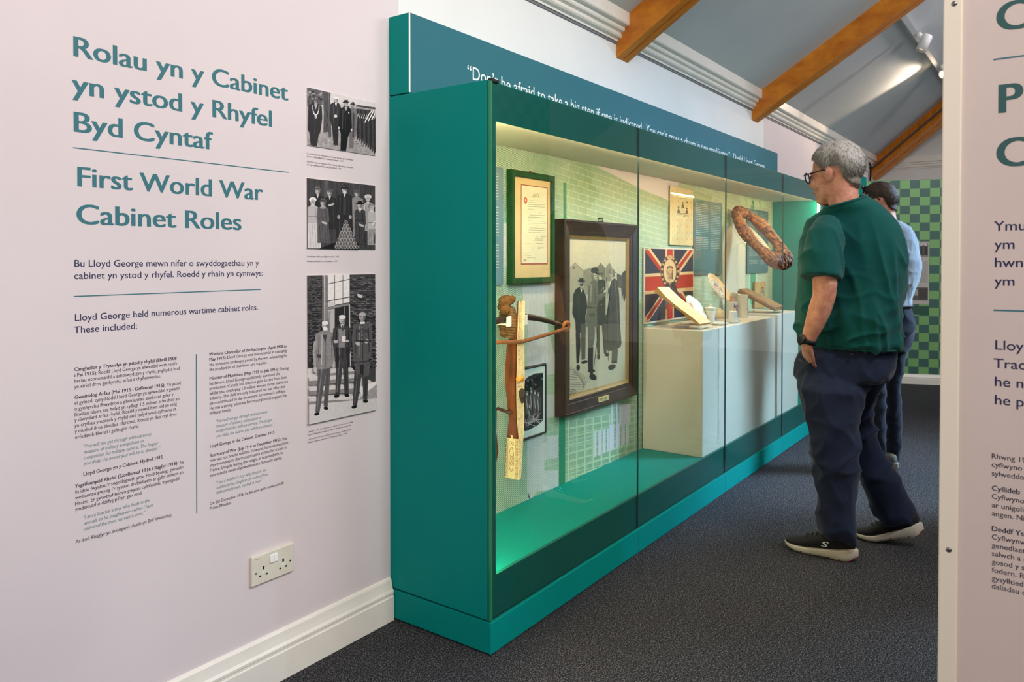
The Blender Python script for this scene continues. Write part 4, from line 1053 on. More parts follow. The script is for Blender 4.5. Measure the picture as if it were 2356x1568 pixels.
for k in range(16): P_.ln(4 if k % 2 else 3, [(270 + k * 7.6, 1092 - abs(8 - k) * -2), (276 + k * 7, 1160)], 2)
e(3, 325, 1160, 70, 26); e(5, 325, 1160, 40, 12); p(3, [(280, 1172), (320, 1180), (300, 1290), (285, 1300)])
P_.build('flag_cloth', FL, t)

# --- information panels on the back of the case
PANEL = mat('grey_teal_panel', (66, 104, 106), .5, .35)
PTXT = mat('panel_lettering', (196, 204, 194), .7)
def info_panel(k, corners, label, y, cols, blocks, m=PANEL):
    r = rect_of(k, corners, y)
    t = thing('information_panel', ((r[0] + r[1]) / 2, BY, r[2]), label, 'information panel')
    MB().box((r[0], y, r[2]), (r[1], BY, r[3])).build('panel_board', m, t)
    P_ = Pic([(0, 0), (100, 0), (100, 100), (0, 100)], r, y, .00001)
    for a, b in cols:
        for y0, y1 in blocks:
            yy = y0
            while yy < y1:
                scribble(P_, 0, a, b if yy < y1 - 2.4 else a + (b - a) * .4, yy, 3, 1, 0, .6); yy += 2.35
    P_.build('panel_text', PTXT, t)
    return t
info_panel(k4, [(537, 300), (790, 345), (788, 980), (532, 990)], 'grey teal information panel right of the cream programme sheet', 1.850, [(6, 48), (55, 92)], [(6, 18), (20, 47), (50, 67)])
info_panel(k4, [(1018, 395), (1206, 412), (1203, 968), (1015, 972)], 'teal information panel behind the wooden ring', 1.850, [(8, 46), (60, 94)], [(5, 20), (26, 44), (56, 66), (68, 76), (80, 88)])
info_panel(k1, [(-10, 178), (115, 182), (115, 1300), (-10, 1305)], 'narrow blue grey information panel at the left end of the case', 1.850, [(10, 62)], [(6, 30), (34, 62), (66, 88)], mat('slate_blue_panel', (84, 118, 138), .5))

# --- white blocks
t = thing('display_block', (3.805, 1.68, .243), 'long warm white block carrying the plates, mugs and manuscript', 'display plinth')
MB().box((3.805, 1.511, .2432), (5.062, 1.855, .912)).build('block_body', M['plinth_white'], t, .003)
t2 = thing('display_block', (5.1, 1.68, .243), 'shorter white block at the far end carrying the brown leather book', 'display plinth')
MB().box((5.11, 1.511, .2432), (5.610, 1.855, .922)).build('block_body', M['plinth_white'], t2, .003)
TOP = .912; TOP2 = .922

# --- manuscript on an acrylic rest
A = pt(k3, 1355, 1180, 1.545); B = pt(k3, 1622, 1118, 1.545); zA = (A.z + B.z) / 2
Cq = pt(k3, 330, 430, 1.80); Dq = pt(k3, 560, 405, 1.80)
xa, xb = (A.x + Cq.x) / 2, (B.x + Dq.x) / 2
zt = (Cq.z + Dq.z) / 2
t = thing('manuscript', ((xa + xb) / 2, 1.68, zA), 'long cream manuscript booklet lying open on a sloping clear rest', 'manuscript')
up_ = Vector((0, 1.80 - 1.545, zt - zA)); L_ = up_.length; up_.normalize(); nrm = Vector((0, -up_.z, up_.y))
PAPER = mat('manuscript_paper', (244, 222, 176), .8, var=.05, vscale=14)
PEDGE = mat('page_edges', (196, 148, 84), .85, var=.3, vscale=180)
base = Vector((xa, 1.545, zA))
mb = MB(); n_ = 14
for lay, off_ in ((0, 0.0),):
    rings = []
    for i in range(n_ + 1):
        s_ = i / n_
        curl = .014 * max(0, s_ - .78) ** 1.2 * 6 + .002 * sin(s_ * 9)
        th = .011 + .006 * s_
        bp = base + up_ * (L_ * s_)
        rings.append([bp - nrm * th, bp + Vector((xb - xa, 0, 0)) - nrm * th, bp + Vector((xb - xa, 0, 0)) + nrm * (curl * .6 - .0005), bp + nrm * (curl - .0005)])
    mb.loft(rings, True, False)
mb.build('page_stack', PEDGE, t)
mb = MB(); rings = []
for i in range(n_ + 1):
    s_ = i / n_; curl = .014 * max(0, s_ - .78) ** 1.2 * 6 + .002 * sin(s_ * 9); bp = base + up_ * (L_ * s_)
    rings.append([bp + nrm * curl, bp + Vector((xb - xa, 0, 0)) + nrm * (curl * .6), bp + Vector((xb - xa, 0, 0)) + nrm * (curl * .6 + .0012), bp + nrm * (curl + .0012)])
mb.loft(rings, True, False); mb.build('top_page', PAPER, t)
mb = MB()
for i in range(16):
    s_ = .08 + i * .052; bp = base + up_ * (L_ * s_) + nrm * (.004 + (.0 if s_ < .78 else .004 + (s_ - .78) * .06))
    w0 = xb - xa
    x_ = .1 * w0
    while x_ < .85 * w0:
        l_ = random.uniform(.05, .14) * w0
        q0 = bp + Vector((x_, 0, 0)); q1 = bp + Vector((min(x_ + l_, .88 * w0), 0, 0)); mb.poly([q0 - up_ * .0009, q1 - up_ * .0009, q1 + up_ * .0009, q0 + up_ * .0009]); x_ += l_ + .02 * w0
mb.build('handwriting', mat('faint_ink', (206, 172, 122), .8), t)
t = thing('acrylic_rest', ((xa + xb) / 2, 1.68, TOP), 'clear acrylic sloping rest under the manuscript', 'acrylic stand')
mb = MB().obox(base + Vector(((xb - xa) / 2, 0, 0)) + up_ * (L_ * .48) - nrm * .0205, Vector(((xb - xa) * .46, 0, 0)), up_ * (L_ * .46), nrm * .0022); mb.build('sloping_plate', M['acrylic'], t)
MB().box((xa + .02, 1.54, TOP + .0003), (xb - .02, 1.79, TOP + .006)).build('base_plate', M['acrylic'], t)
MB().box((xa + .03, 1.785, TOP + .006), (xb - .03, 1.79, TOP + .13)).build('back_support', M['acrylic'], t)
MB().box((xa + .02, 1.538, TOP + .0063), (xb - .02, 1.546, zA - .022)).build('front_lip', M['acrylic'], t)

# --- pottery
CH = mat('white_china', (240, 238, 230), .12, .6, coat=.4)
CHP = mat('peach_china', (242, 206, 160), .15, .6)
GRN = mat('green_rim', (70, 118, 50), .3)
INK = mat('china_print', (96, 84, 96), .4)
SH1 = mat('shield_orange', (240, 150, 50), .4); SH2 = mat('shield_blue', (76, 90, 190), .4)
def disc_frame(th): return Vector((1, 0, 0)), Vector((0, sin(th), cos(th))), Vector((0, -cos(th), sin(th)))
def plate(c, R, th, label, rim, deco):
    c = Vector(c); ex, ey, en = disc_frame(th)
    t = thing('china_plate', c - ey * R, label, 'plate')
    mb = MB().lathe(c, [(0, -.002), (R * .55, -.002), (R * .62, 0), (R * .98, .010), (R, .012), (R * .98, .0135), (R * .64, .004), (R * .58, .002), (0, .002)], 48, en); mb.build('plate_body', CH, t)
    mb = MB()
    if rim is CHP: ring = ((R * .665, .0048), (R * .97, .0137))
    else: ring = ((R * .955, .0130), (R * .99, .0142))
    rr = [[c + en * (h + .0004) + (ex * cos(a) + ey * sin(a)) * r for a in [2 * pi * k / 48 for k in range(48)]] for r, h in ring]
    mb.loft(rr, False); mb.build('painted_rim', rim, t)
    mb = MB(); mb.mi = 0
    P = lambda x, y, h=.0026: c + ex * (x * R) + ey * (y * R) + en * h
    if deco == 'shield':
        mb.poly([P(-.30, .52), P(-.02, .52), P(-.02, .30), P(-.16, .14), P(-.30, .30)]); mb.mi = 1; mb.poly([P(-.30, .34, .0028), P(-.16, .34, .0028), P(-.16, .14, .0028), P(-.29, .26, .0028)])
        mb.mi = 2
        for i in range(7):
            w_ = (.16, .42, .12, .3, .36, .2, .32)[i]; mb.poly([P(-w_, -.02 - i * .085), P(w_, -.02 - i * .085), P(w_, -.05 - i * .085), P(-w_, -.05 - i * .085)])
    else:
        for i in range(60):
            a = random.random() * 2 * pi; r = random.random() ** .6 * .46; x, y = r * cos(a), r * sin(a); mb.mi = random.choice((0, 1, 2, 2, 3)); s_ = .05
            mb.poly([P(x - s_, y), P(x, y - s_), P(x + s_, y), P(x, y + s_)])
        mb.mi = 2
        for i in range(40):
            a = 2 * pi * i / 40; mb.poly([P(.54 * cos(a), .54 * sin(a)), P(.57 * cos(a), .57 * sin(a)), P(.57 * cos(a + .12), .57 * sin(a + .12)), P(.54 * cos(a + .12), .54 * sin(a + .12))])
    mb.build('painted_crest', [SH1, SH2, INK, mat('crest_red', (170, 70, 60), .4)], t)
    return t
c0 = pt(k3, 1222, 690, 1.70)
plate((c0.x, 1.70, TOP + .082), .098, radians(33), 'white china plate with a green rim and shield crest, leaning on the block', GRN, 'shield')
MB_ = thing('plate_stand', (c0.x, 1.74, TOP), 'small clear easel behind the green-rimmed plate', 'acrylic stand')
MB().box((c0.x - .03, 1.70, TOP + .0003), (c0.x + .03, 1.80, TOP + .004)).build('base_plate', M['acrylic'], MB_)
MB().obox((c0.x, 1.758, TOP + .06), (.012, 0, 0), Vector((0, sin(.55), cos(.55))) * .055, Vector((0, -cos(.55), sin(.55))) * .002).build('back_strut', M['acrylic'], MB_)
c1_ = pt(k3, 1702, 400, 1.70)
plate((c1_.x, 1.70, c1_.z), .104, radians(35), 'peach-rimmed china plate with a printed crest, raised on a clear stand', CHP, 'crest')
s_ = thing('plate_stand', (c1_.x, 1.76, TOP), 'tall clear stand holding up the peach-rimmed plate', 'acrylic stand')
MB().box((c1_.x - .035, 1.70, TOP + .0003), (c1_.x + .035, 1.81, TOP + .005)).build('base_plate', M['acrylic'], s_)
MB().box((c1_.x - .02, 1.792, TOP + .005), (c1_.x + .02, 1.796, c1_.z + .06)).build('upright', M['acrylic'], s_)
MB().box((c1_.x - .02, 1.66, c1_.z - .106), (c1_.x + .02, 1.792, c1_.z - .102)).build('ledge', M['acrylic'], s_)

def mug(c, r, h, name, label, cat, body=CH, lid=False, handle=True, deco='shield', taper=1.0, facing=(-.35, -.94)):
    t = thing(name, c, label, cat); c = Vector(c)
    MB().lathe(c, [(0, .0004), (r * .92, .0004), (r, .004), (r * taper, h - .002), (r * taper * 1.02, h), (r * taper * .92, h - .001), (r * .9, .008), (0, .008)], 32).build('cup_body', body, t)
    f = Vector((*facing, 0)).normalized(); a0 = atan2(f.y, f.x)
    mb = MB()
    def q(a, z0, z1, da, mi):
        mb.mi = mi; n = 4
        for i in range(n):
            A0, A1 = a0 + a - da + 2 * da * i / n, a0 + a - da + 2 * da * (i + 1) / n
            rr = lambda z: r * (1 + (taper - 1) * z / h) + .0006
            mb.add([c + Vector((rr(z) * cos(x), rr(z) * sin(x), z)) for x, z in ((A0, z0), (A1, z0), (A1, z1), (A0, z1))], [(0, 1, 2, 3)])
    if deco == 'shield':
        q(.42, h * .42, h * .62, .22, 0); q(.42, h * .22, h * .42, .2, 1)
        for i in range(24): q(i * 2 * pi / 24, h * .90, h * .95, .09, 2)
    elif deco == 'portrait':
        for i in range(40): q(random.uniform(-.6, .6), *(lambda z: (z, z + h * .1))(random.uniform(.25, .82) * h), .07, random.choice((0, 1, 3, 4, 3)))
        q(0, h * .3, h * .62, .22, 5); q(0, h * .34, h * .56, .14, 3)
    elif deco == 'text':
        for i in range(8): q(random.uniform(-.05, .05), h * (.2 + i * .075), h * (.2 + i * .075 + .02), random.uniform(.3, .55), 6)
    elif deco == 'floral':
        for i in range(46): q(random.uniform(.1, .75), *(lambda z: (z, z + h * .08))(random.uniform(.08, .9) * h), .08, random.choice((0, 0, 4, 3, 3)))
        q(.8, h * .45, h * .7, .16, 5); q(.8, h * .5, h * .66, .1, 3)
    mb.build('painted_decoration', [SH1, SH2, GRN, INK, mat('mug_red', (160, 64, 60), .4), mat('mug_pale', (226, 216, 198), .4), mat('mug_blue_text', (132, 152, 172), .5)], t)
    if lid: MB().lathe(c, [(0, h + .0005), (r * 1.05, h + .0005), (r * 1.05, h + .004), (r * .9, h + .008), (.006, h + .011), (.005, h + .016), (.009, h + .021), (.006, h + .026), (0, h + .027)], 28).build('lid', body, t)
    if handle:
        hv = Vector((.94, -.2, 0)).normalized()
        MB().tube([c + hv * (r * .97) + Vector((0, 0, h * .78)), c + hv * (r * 1.45) + Vector((0, 0, h * .74)), c + hv * (r * 1.6) + Vector((0, 0, h * .5)), c + hv * (r * 1.4) + Vector((0, 0, h * .26)), c + hv * (r * .97) + Vector((0, 0, h * .22))], .0045, 8).build('handle', body, t)
    return t
def spot(k, x, Y): return pt(k, x, 1000, Y).x
mug((spot(k3, 1540, 1.66), 1.66, TOP), .033, .088, 'lidded_pot', 'white lidded china pot with a green rim band and shield, beside the leaning plate', 'lidded pot', lid=True, handle=False)
mug((spot(k3, 2010, 1.70), 1.70, TOP), .040, .105, 'portrait_mug', 'white mug printed with flags around a portrait, left of the tall beaker', 'mug', deco='portrait')
mug((spot(k3, 2250, 1.66), 1.66, TOP), .036, .150, 'tall_beaker', 'tall cream beaker with orange floral print, tallest piece of china', 'beaker', body=mat('cream_china', (226, 216, 192), .2), handle=False, deco='floral', taper=.92)
mug((spot(k3, 2035, 1.565), 1.565, TOP + .0085), .032, .062, 'text_cup', 'small white tapered cup with lines of blue text on a saucer', 'cup', handle=False, deco='text', taper=.78)
def dish(x, y, rx, ry, label, name='oval_dish'):
    t = thing(name, (x, y, TOP), label, 'dish')
    rings = [[Vector((x + rx * s * cos(a), y + ry * s * sin(a), TOP + h)) for a in [2 * pi * k / 40 for k in range(40)]] for s, h in ((.02, .0006), (.7, .0006), (.95, .010), (1, .0145), (.97, .0148), (.72, .005), (.02, .005))]
    MB().loft(rings).build('dish_body', CH, t)
    mb = MB()
    for k in range(40):
        a, b = 2 * pi * k / 40, 2 * pi * (k + .62) / 40
        mb.poly([Vector((x + rx * s * cos(q), y + ry * s * sin(q), TOP + h)) for s, h, q in ((.955, .0146, a), (.955, .0146, b), (.985, .0152, b), (.985, .0152, a))])
    mb.build('rim_pattern', GRN, t)
dish(spot(k3, 1760, 1.575), 1.575, .062, .048, 'low oval white dish with a green dotted rim, in front of the lidded pot')
dish(spot(k3, 2035, 1.565), 1.565, .052, .044, 'small white saucer with a green dotted rim under the text cup', 'saucer')
xc_ = spot(k3, 1700, 1.785)
t = thing('cream_bowl', (xc_, 1.785, TOP), 'upturned cream bowl behind the mug', 'bowl')
MB().lathe((xc_, 1.785, TOP), [(.054, .0006), (.056, .006), (.052, .03), (.04, .05), (.022, .056), (.022, .062), (0, .062)], 32).build('bowl_body', mat('cream_bowl_glaze', (226, 208, 168), .3), t)
xb_ = spot(k3, 1990, 1.80)
t = thing('brown_jar', (xb_, 1.80, TOP), 'small brown pottery jar behind the portrait mug', 'jar')
MB().lathe((xb_, 1.80, TOP), [(0, .0006), (.032, .0006), (.04, .03), (.04, .08), (.03, .105), (.022, .112), (.024, .128), (.018, .128), (0, .110)], 28).build('jar_body', mat('brown_glaze', (150, 92, 50), .3, var=.3, vscale=20), t)
def peg(u, v, Y, label):
    q = on(u, v, 1, Y); s = .012
    t = MB().box((q.x - s, Y, q.z - s), (q.x + s, BY, q.z + s)).build('acrylic_peg', M['acrylic'], None, .002)
    tag(t, label, 'acrylic peg', 'clear fixings on the case back')
peg(1155.5, 672, 1.835, 'clear acrylic peg just above the crossbow top')
peg(1271, 666, 1.835, 'clear acrylic peg under the right corner of the green frame')
peg(1255.5, 1011, 1.835, 'clear acrylic peg under the small soldiers print')
peg(1462, 920, 1.835, 'clear acrylic peg under the right corner of the large dark frame')
q = pt(k3, 1652, 1225, 1.53); t = MB().box((q.x - .013, 1.522, TOP + .0004), (q.x + .013, 1.548, TOP + .022)).build('acrylic_block', M['acrylic'], None, .002); tag(t, 'tiny clear acrylic block at the front edge of the white block', 'acrylic block')

# --- brown leather book lying on a sloping rest on the far block
A = pt(kr, 790, 1400, 1.555); B = pt(kr, 890, 1350, 1.555); Cq = pt(kr, 345, 1190, 1.82)
xa, xb = A.x, A.x + .11; zA = TOP2 + .03; zt = max(Cq.z, zA + .12)
t = thing('leather_book', ((xa + xb) / 2, 1.69, TOP2 + .01), 'long brown leather-bound book with worn edges, sloping on the far block', 'book')
up_ = Vector((0, 1.815 - 1.56, zt - zA)); L_ = up_.length; up_.normalize(); nrm = Vector((0, -up_.z, up_.y)); base = Vector((xa - .05, 1.56, zA))
LE = mat('worn_brown_leather', (150, 108, 58), .6, var=.35, vscale=26, bump=.3, bscale=80)
MB().obox(base + Vector((.085, 0, 0)) + up_ * (L_ / 2) + nrm * .012, Vector((.085, 0, 0)), up_ * (L_ / 2), nrm * .0025).build('front_cover', LE, t, .001)
MB().obox(base + Vector((.085, 0, 0)) + up_ * (L_ / 2) - nrm * .014, Vector((.085, 0, 0)), up_ * (L_ / 2), nrm * .0025).build('back_cover', LE, t, .001)
MB().obox(base + Vector((.083, 0, 0)) + up_ * (L_ * .5) - nrm * .001, Vector((.078, 0, 0)), up_ * (L_ * .47), nrm * .0105).build('page_block', PEDGE, t)
MB().tube([base + Vector((0.0, 0, 0)) - nrm * .001, base + up_ * L_ - nrm * .001], .014, 12).build('spine', LE, t)
s_ = thing('acrylic_rest', (xa, 1.69, TOP2), 'clear acrylic rest under the brown leather book', 'acrylic stand')
MB().box((xa - .045, 1.545, TOP2 + .0004), (xa + .115, 1.80, TOP2 + .005)).build('base_plate', M['acrylic'], s_)
MB().box((xa - .03, 1.78, TOP2 + .005), (xa + .10, 1.785, zt - .045)).build('back_support', M['acrylic'], s_)
MB().box((xa - .03, 1.546, TOP2 + .005), (xa + .10, 1.553, TOP2 + .028)).build('front_lip', M['acrylic'], s_)
# --- small wooden plaque with an oval portrait behind the book
q0 = pt(kr, 510, 1090, 1.84); q1 = pt(kr, 640, 1080, 1.84)
t = thing('portrait_plaque', ((q0.x + q1.x) / 2, 1.845, TOP2), 'small pale wooden plaque with a dark oval portrait, behind the leather book', 'plaque')
MB().box((q0.x, 1.84, TOP2 + .0005), (q1.x, 1.855, q0.z)).build('wooden_board', wood_mat('pale_wood', (176, 132, 70), (214, 172, 104), 8, (3, 3, 1), .5), t, .002)
cx_ = q0.x + (q1.x - q0.x) * .66; cz_ = q0.z - .10
P_ = Pic([(0, 0), (100, 0), (100, 100), (0, 100)], (cx_ - .045, cx_ + .045, cz_ - .06, cz_ + .06), 1.8398)
P_.e(1, 50, 50, 50, 50); P_.e(6, 50, 50, 42, 42); P_.p(1, [(20, 84), (36, 62), (64, 62), (82, 84), (50, 96)]); P_.head(50, 42, 15, 7, hair=3); P_.build('oval_portrait', SEPIA, t)
# --- gnarled wooden ring on a clear mount
cR = pt(kr, 575, 545, 1.64)
_ps, _th, _ro = radians(26), radians(40), radians(13)
_nh = Vector((-sin(_ps), -cos(_ps), 0)); _x = Vector((cos(_ps), -sin(_ps), 0))
_y = -_nh * sin(_th) + Vector((0, 0, cos(_th))); en = _nh * cos(_th) + Vector((0, 0, sin(_th)))
ex = _x * cos(_ro) + _y * sin(_ro); ey = _y * cos(_ro) - _x * sin(_ro)
t = thing('wooden_ring', cR, 'gnarled brown wooden ring, darker at its lower end, raised on a clear mount', 'wooden ring')
mb = MB(); path = []; rad = []
for i in range(40):
    a = 2 * pi * i / 40
    path.append(cR + ex * (.112 * cos(a)) + ey * (.232 * sin(a) + .0)); rad.append(.043 + .016 * max(0, -sin(a)) ** 3 + .006 * sin(5 * a))
mb.tube(path, rad, 14, .8, en, True)
def gnarl(co, n):
    d = co - cR; a = atan2(d.dot(ey), d.dot(ex))
    v = Vector((a * 2.0, d.dot(ex) * 60, d.dot(en) * 60))
    return co + n * (noise.noise(v) * .009 + noise.noise(v * 3.1) * .005 + abs(noise.noise(co * 45)) * -.006)
q_ = NT('gnarled_wood'); f_ = q_.noise(40, 8, .75); q_.l(q_.ramp(f_, [(.3, lin(22, 9, 4)), (.47, lin(100, 54, 16)), (.66, lin(208, 138, 60))]), q_.b.inputs['Base Color']); q_.b.inputs['Roughness'].default_value = .6; q_.bump(f_, .7, .006)
fuse(mb, 'ring_body', q_.m, t, .006, 1, gnarl)
mb = MB()
for k in range(5):
    a = -pi / 2 + (k - 2) * .16; c_ = cR + ex * (.112 * cos(a)) + ey * (.232 * sin(a))
    tv = (ey * cos(a) * .232 - ex * sin(a) * .112).normalized(); b1 = tv.cross(en).normalized()
    mb.tube([c_ + (b1 * cos(q) + en * sin(q) * .86) * .050 for q in [2 * pi * i / 18 for i in range(18)]], .006, 6, 1, tv, True)
mb.build('leather_binding', mat('dark_binding', (62, 42, 30), .5, var=.3, vscale=60), t)
m_ = thing('ring_mount', (cR.x, 1.80, TOP2), 'clear acrylic mount with an oval back plate holding the wooden ring', 'acrylic stand')
rings = [[cR - en * h + ex * (.146 * cos(a)) + ey * (.270 * sin(a)) for a in [2 * pi * k / 48 for k in range(48)]] for h in (.046, .050)]
MB().loft(rings[::-1], True, False).build('oval_plate', M['acrylic'], m_)
rings = [[cR - en * h + ex * (.062 * cos(a)) + ey * (.160 * sin(a)) for a in [2 * pi * k / 40 for k in range(40)]] for h in (.040, .044)]
MB().loft(rings[::-1], True, False).build('caption_card', mat('white_caption_card', (236, 236, 224), .6), m_)
mb = MB()
for i in range(12):
    y_ = .11 - i * .017; w_ = .046 * sqrt(max(.05, 1 - (y_ / .16) ** 2)); o_ = cR - en * .0396 + ey * y_
    mb.poly([o_ - ex * w_, o_ + ex * w_, o_ + ex * w_ + ey * .003, o_ - ex * w_ + ey * .003])
mb.build('caption_lines', mat('grey_caption_ink', (150, 156, 146), .6), m_)
MB().tube([cR - en * .05 + ey * .02, Vector((cR.x, 1.80, cR.z - .05)), Vector((cR.x, 1.80, .2435 if cR.x > 5.61 else TOP2))], .008, 10).build('support_rod', M['acrylic'], m_)

# --- crossbow hung upright in front of the back wall
YF = 1.72
rows = [(105, 185, 206, 243, .030), (200, 182, 204, 243, .040), (300, 160, 200, 243, .050), (430, 105, 195, 245, .062), (600, 95, 195, 250, .066), (700, 90, 190, 252, .070), (850, 105, 190, 244, .062), (1000, 120, 195, 245, .056), (1140, 108, 208, 242, .066), (1145, 106, 208, 242, .066), (1450, 95, 206, 224, .074)]
t = thing('crossbow', (2.44, 1.79, .40), 'antique crossbow with bone-inlaid wooden stock hung upright on white hooks', 'crossbow')
XW = wood_mat('red_brown_stock', (74, 30, 10), (138, 66, 24), 9, (4, 4, .8), .25)
BONE = mat('engraved_bone', (226, 204, 160), .4, var=.2, vscale=60, bump=.25, bscale=160, bdist=.001)
sec = []
for y, l, m_, r, dy in rows:
    xm = pt(k2, m_, y, YF).x; xr = pt(k2, r, y, YF).x; z = pt(k2, m_, y, YF).z
    sec.append((xm, xr, z, max((m_ - l) / k2[1] / 580 / .81, .012)))
def stock(lo, hi, d0, d1, ex0=0.0):
    rings = []
    for xm, xr, z, d in sec[lo:hi]:
        y0 = YF + d * d0 if d0 else YF; y1 = YF + d * d1
        e_ = ex0
        rings.append([(xm - e_, y0, z), (xr + e_, y0, z), (xr + e_, y1 - .008, z), (xr - .012, y1, z), (xm + .012, y1, z), (xm - e_, y1 - .008, z)])
    return MB().loft(rings[::-1], True, False)
o = stock(0, 10, .12, 1.0).build('stock', XW, t, .004)
stock(0, 10, 0, .12, .0012).build('bone_inlay', BONE, t, .0015)
stock(9, 11, 0, 1.0, .001).build('butt_plate', BONE, t, .002)
P0 = sec[9]; 
# engraved lines on the butt plate and inlay
mb = MB()
x_ = sec[10][0] - .0013
def side_pt(s, d): # s 0 top..1 bottom of butt, d depth
    a, b = sec[9], sec[10]; return Vector((a[0] + (b[0] - a[0]) * s - .0014, YF + d * (a[3] + (b[3] - a[3]) * s), a[2] + (b[2] - a[2]) * s))
for i in range(26):
    s0 = .03 + i * .036
    for d0, d1 in ((.04, .2), (.8, .96)): mb.tube([side_pt(s0, d0), side_pt(s0 + .03, (d0 + d1) / 2), side_pt(s0 + .012, d1)], .0008, 4)
for d in (.24, .76): mb.tube([side_pt(.02, d), side_pt(.98, d)], .0008, 4)
mb.tube([side_pt(.52 + .30 * sin(a), .5 + .17 * cos(a)) for a in [2 * pi * i / 30 for i in range(30)]], .0009, 4, 1, (1, 0, 0), True)
mb.tube([side_pt(.55 + .12 * sin(a * 2), .5 + .10 * cos(a * 3)) for a in [2 * pi * i / 40 for i in range(40)]], .0006, 4, 1, (1, 0, 0), True)
mb.tube([side_pt(.12 + .05 * sin(a * 2), .5 + .14 * cos(a)) for a in [2 * pi * i / 40 for i in range(40)]], .0006, 4, 1, (1, 0, 0), True)
xm, xr = sec[5][0], sec[5][1]
for i in range(60):
    z = sec[0][2] - .02 - i * .0105
    if random.random() < .6: mb.tube([(xm + .006 + random.random() * .012, YF - .0006, z), (xm + .014 + random.random() * .014, YF - .0006, z + random.uniform(-.006, .006))], .0006, 4)
mb.build('engraving', mat('engraving_ink', (104, 74, 44), .6), t)
zr_ = sec[8][2]
MB().poly([(sec[8][0] - .0016, YF + sec[8][3] * d, z) for d, z in ((.5, zr_ + .035), (.34, zr_ + .02), (.44, zr_ + .004), (.5, zr_ - .01), (.58, zr_ + .004), (.66, zr_ + .02))]).build('bone_diamond', BONE, t)
# prod (steel bow), string and bindings
zb = pt(k2, 250, 215, YF + .03).z; xcen = (sec[1][0] + sec[1][1]) / 2
tip = pt(k2, 575, 300, YF + .0); hw = tip.x - xcen
bp = []; br = []
for i in range(25):
    s = -1 + 2 * i / 24
    bp.append(Vector((xcen + hw * s, YF + .035 - .030 * s * s, zb - (zb - tip.z) * abs(s) ** 1.7))); br.append(.015 - .007 * abs(s))
MB().tube(bp, br, 10, .55, (0, 1, 0)).build('steel_bow', mat('rusty_dark_steel', (58, 42, 34), .45, metal=.4, var=.3, vscale=40), t)
RO = mat('bowstring_cord', (132, 82, 44), .85, var=.35, vscale=190, bump=.9, bscale=260, bdist=.002)
zs = pt(k2, 200, 412, YF - .006).z
spth = []; n_ = 40
for i in range(n_ + 1):
    s = -1 + 2 * i / n_
    spth.append(Vector((xcen + hw * s * .99, YF - .010 + .012 * abs(s), zs + (tip.z - .006 - zs) * abs(s) ** 1.15)))
MB().tube(spth, [.0075 + .001 * (i % 2) for i in range(n_ + 1)], 8).build('bowstring', RO, t)
for sgn in (-1, 1):
    c_ = Vector((xcen + hw * sgn, YF + .006, tip.z + .004))
    MB().tube([c_ + Vector((.024 * sgn * cos(a) - .004 * sgn, -.004 * sin(a), .018 * sin(a))) for a in [2 * pi * i / 16 for i in range(16)]], .0075, 8, 1, (0, 1, 0), True).build('string_loop', mat('loop_cord', (170, 100, 44), .85, var=.3, vscale=200, bump=.8, bscale=260, bdist=.002), t)
BI = mat('rope_binding', (122, 88, 50), .9, var=.45, vscale=90, bump=.9, bscale=200, bdist=.004)
mb = MB()
zt_ = sec[0][2]
yb0 = YF + .052
for k in range(11):
    z = zb + .035 - k * .011
    r_ = .024 + .010 * sin(k / 10 * pi)
    c_ = Vector((sec[1][0] - .004, yb0 - .004, z))
    mb.tube([c_ + Vector((cos(a) * r_ * .8 , sin(a) * r_ * 1.05, .004 * sin(a))) for a in [2 * pi * i / 14 for i in range(14)]], .007, 7, 1, (0, 0, 1), True)
mb.build('rope_binding', BI, t)
mb = MB()
for dx, dy, dz, r_ in ((-.022, .012, .062, .030), (-.040, .0, .03, .022), (-.012, .03, .040, .026), (-.036, .01, -.06, .018), (-.004, -.004, .07, .018)):
    mb.ell((sec[0][0] + dx, YF + .035 + dy, zb + dz), r_, r_ * .9, r_ * .85, 14, 9)
fuse(mb, 'fur_tassel', mat('brown_fur', (118, 76, 32), .95, var=.5, vscale=120, bump=1.0, bscale=240, bdist=.006), t, .005, 0, lambda co, n: co + n * noise.noise(co * 130) * .006)
MB().tube([(sec[0][0] - .02 + .014 * cos(a), YF + .04, zt_ + .0 + .014 * sin(a)) for a in [2 * pi * i / 14 for i in range(14)]], .003, 6, 1, (0, 1, 0), True).build('iron_ring', M['black'], t)
for sgn, a in ((1, .052), (-1, .058)):
    x_ = xcen + sgn * a
    mb = MB().box((x_ - .012, YF + .020, zb - .030), (x_ + .012, 1.858, zb - .022)); mb.prism([(x_ - .012, YF + .012, zb - .034), (x_ - .012, YF + .012, zb + .006), (x_ - .012, YF + .020, zb + .002), (x_ - .012, YF + .022, zb - .034)], (.024, 0, 0))
    h_ = mb.build('wall_hook', M['switch_white'], None, .001); tag(h_, 'white hook under the %s limb of the crossbow' % ('right' if sgn > 0 else 'left'), 'hook', 'white crossbow hooks')
zn = sec[5][2] + .004
MB().lathe((sec[5][0] + .004, YF - .004, zn), [(0, 0), (.010, 0), (.012, .004), (.012, .028), (.010, .032), (0, .032)], 18, (1, 0, 0)).build('bone_nut', mat('bone_nut', (214, 150, 62), .35), t)
mb = MB().ell((sec[6][0] + .030, YF - .006, sec[6][2] + .022), .016, .016, .022, 12, 8); mb.ell((sec[6][0] + .036, YF - .004, sec[6][2] - .004), .010, .012, .014, 10, 7)
fuse(mb, 'iron_catch', mat('rough_iron', (52, 40, 34), .7, var=.4, vscale=80), t, .004, 1, lambda co, n: co + n * noise.noise(co * 160) * .003)
z0 = sec[7][2] + .035
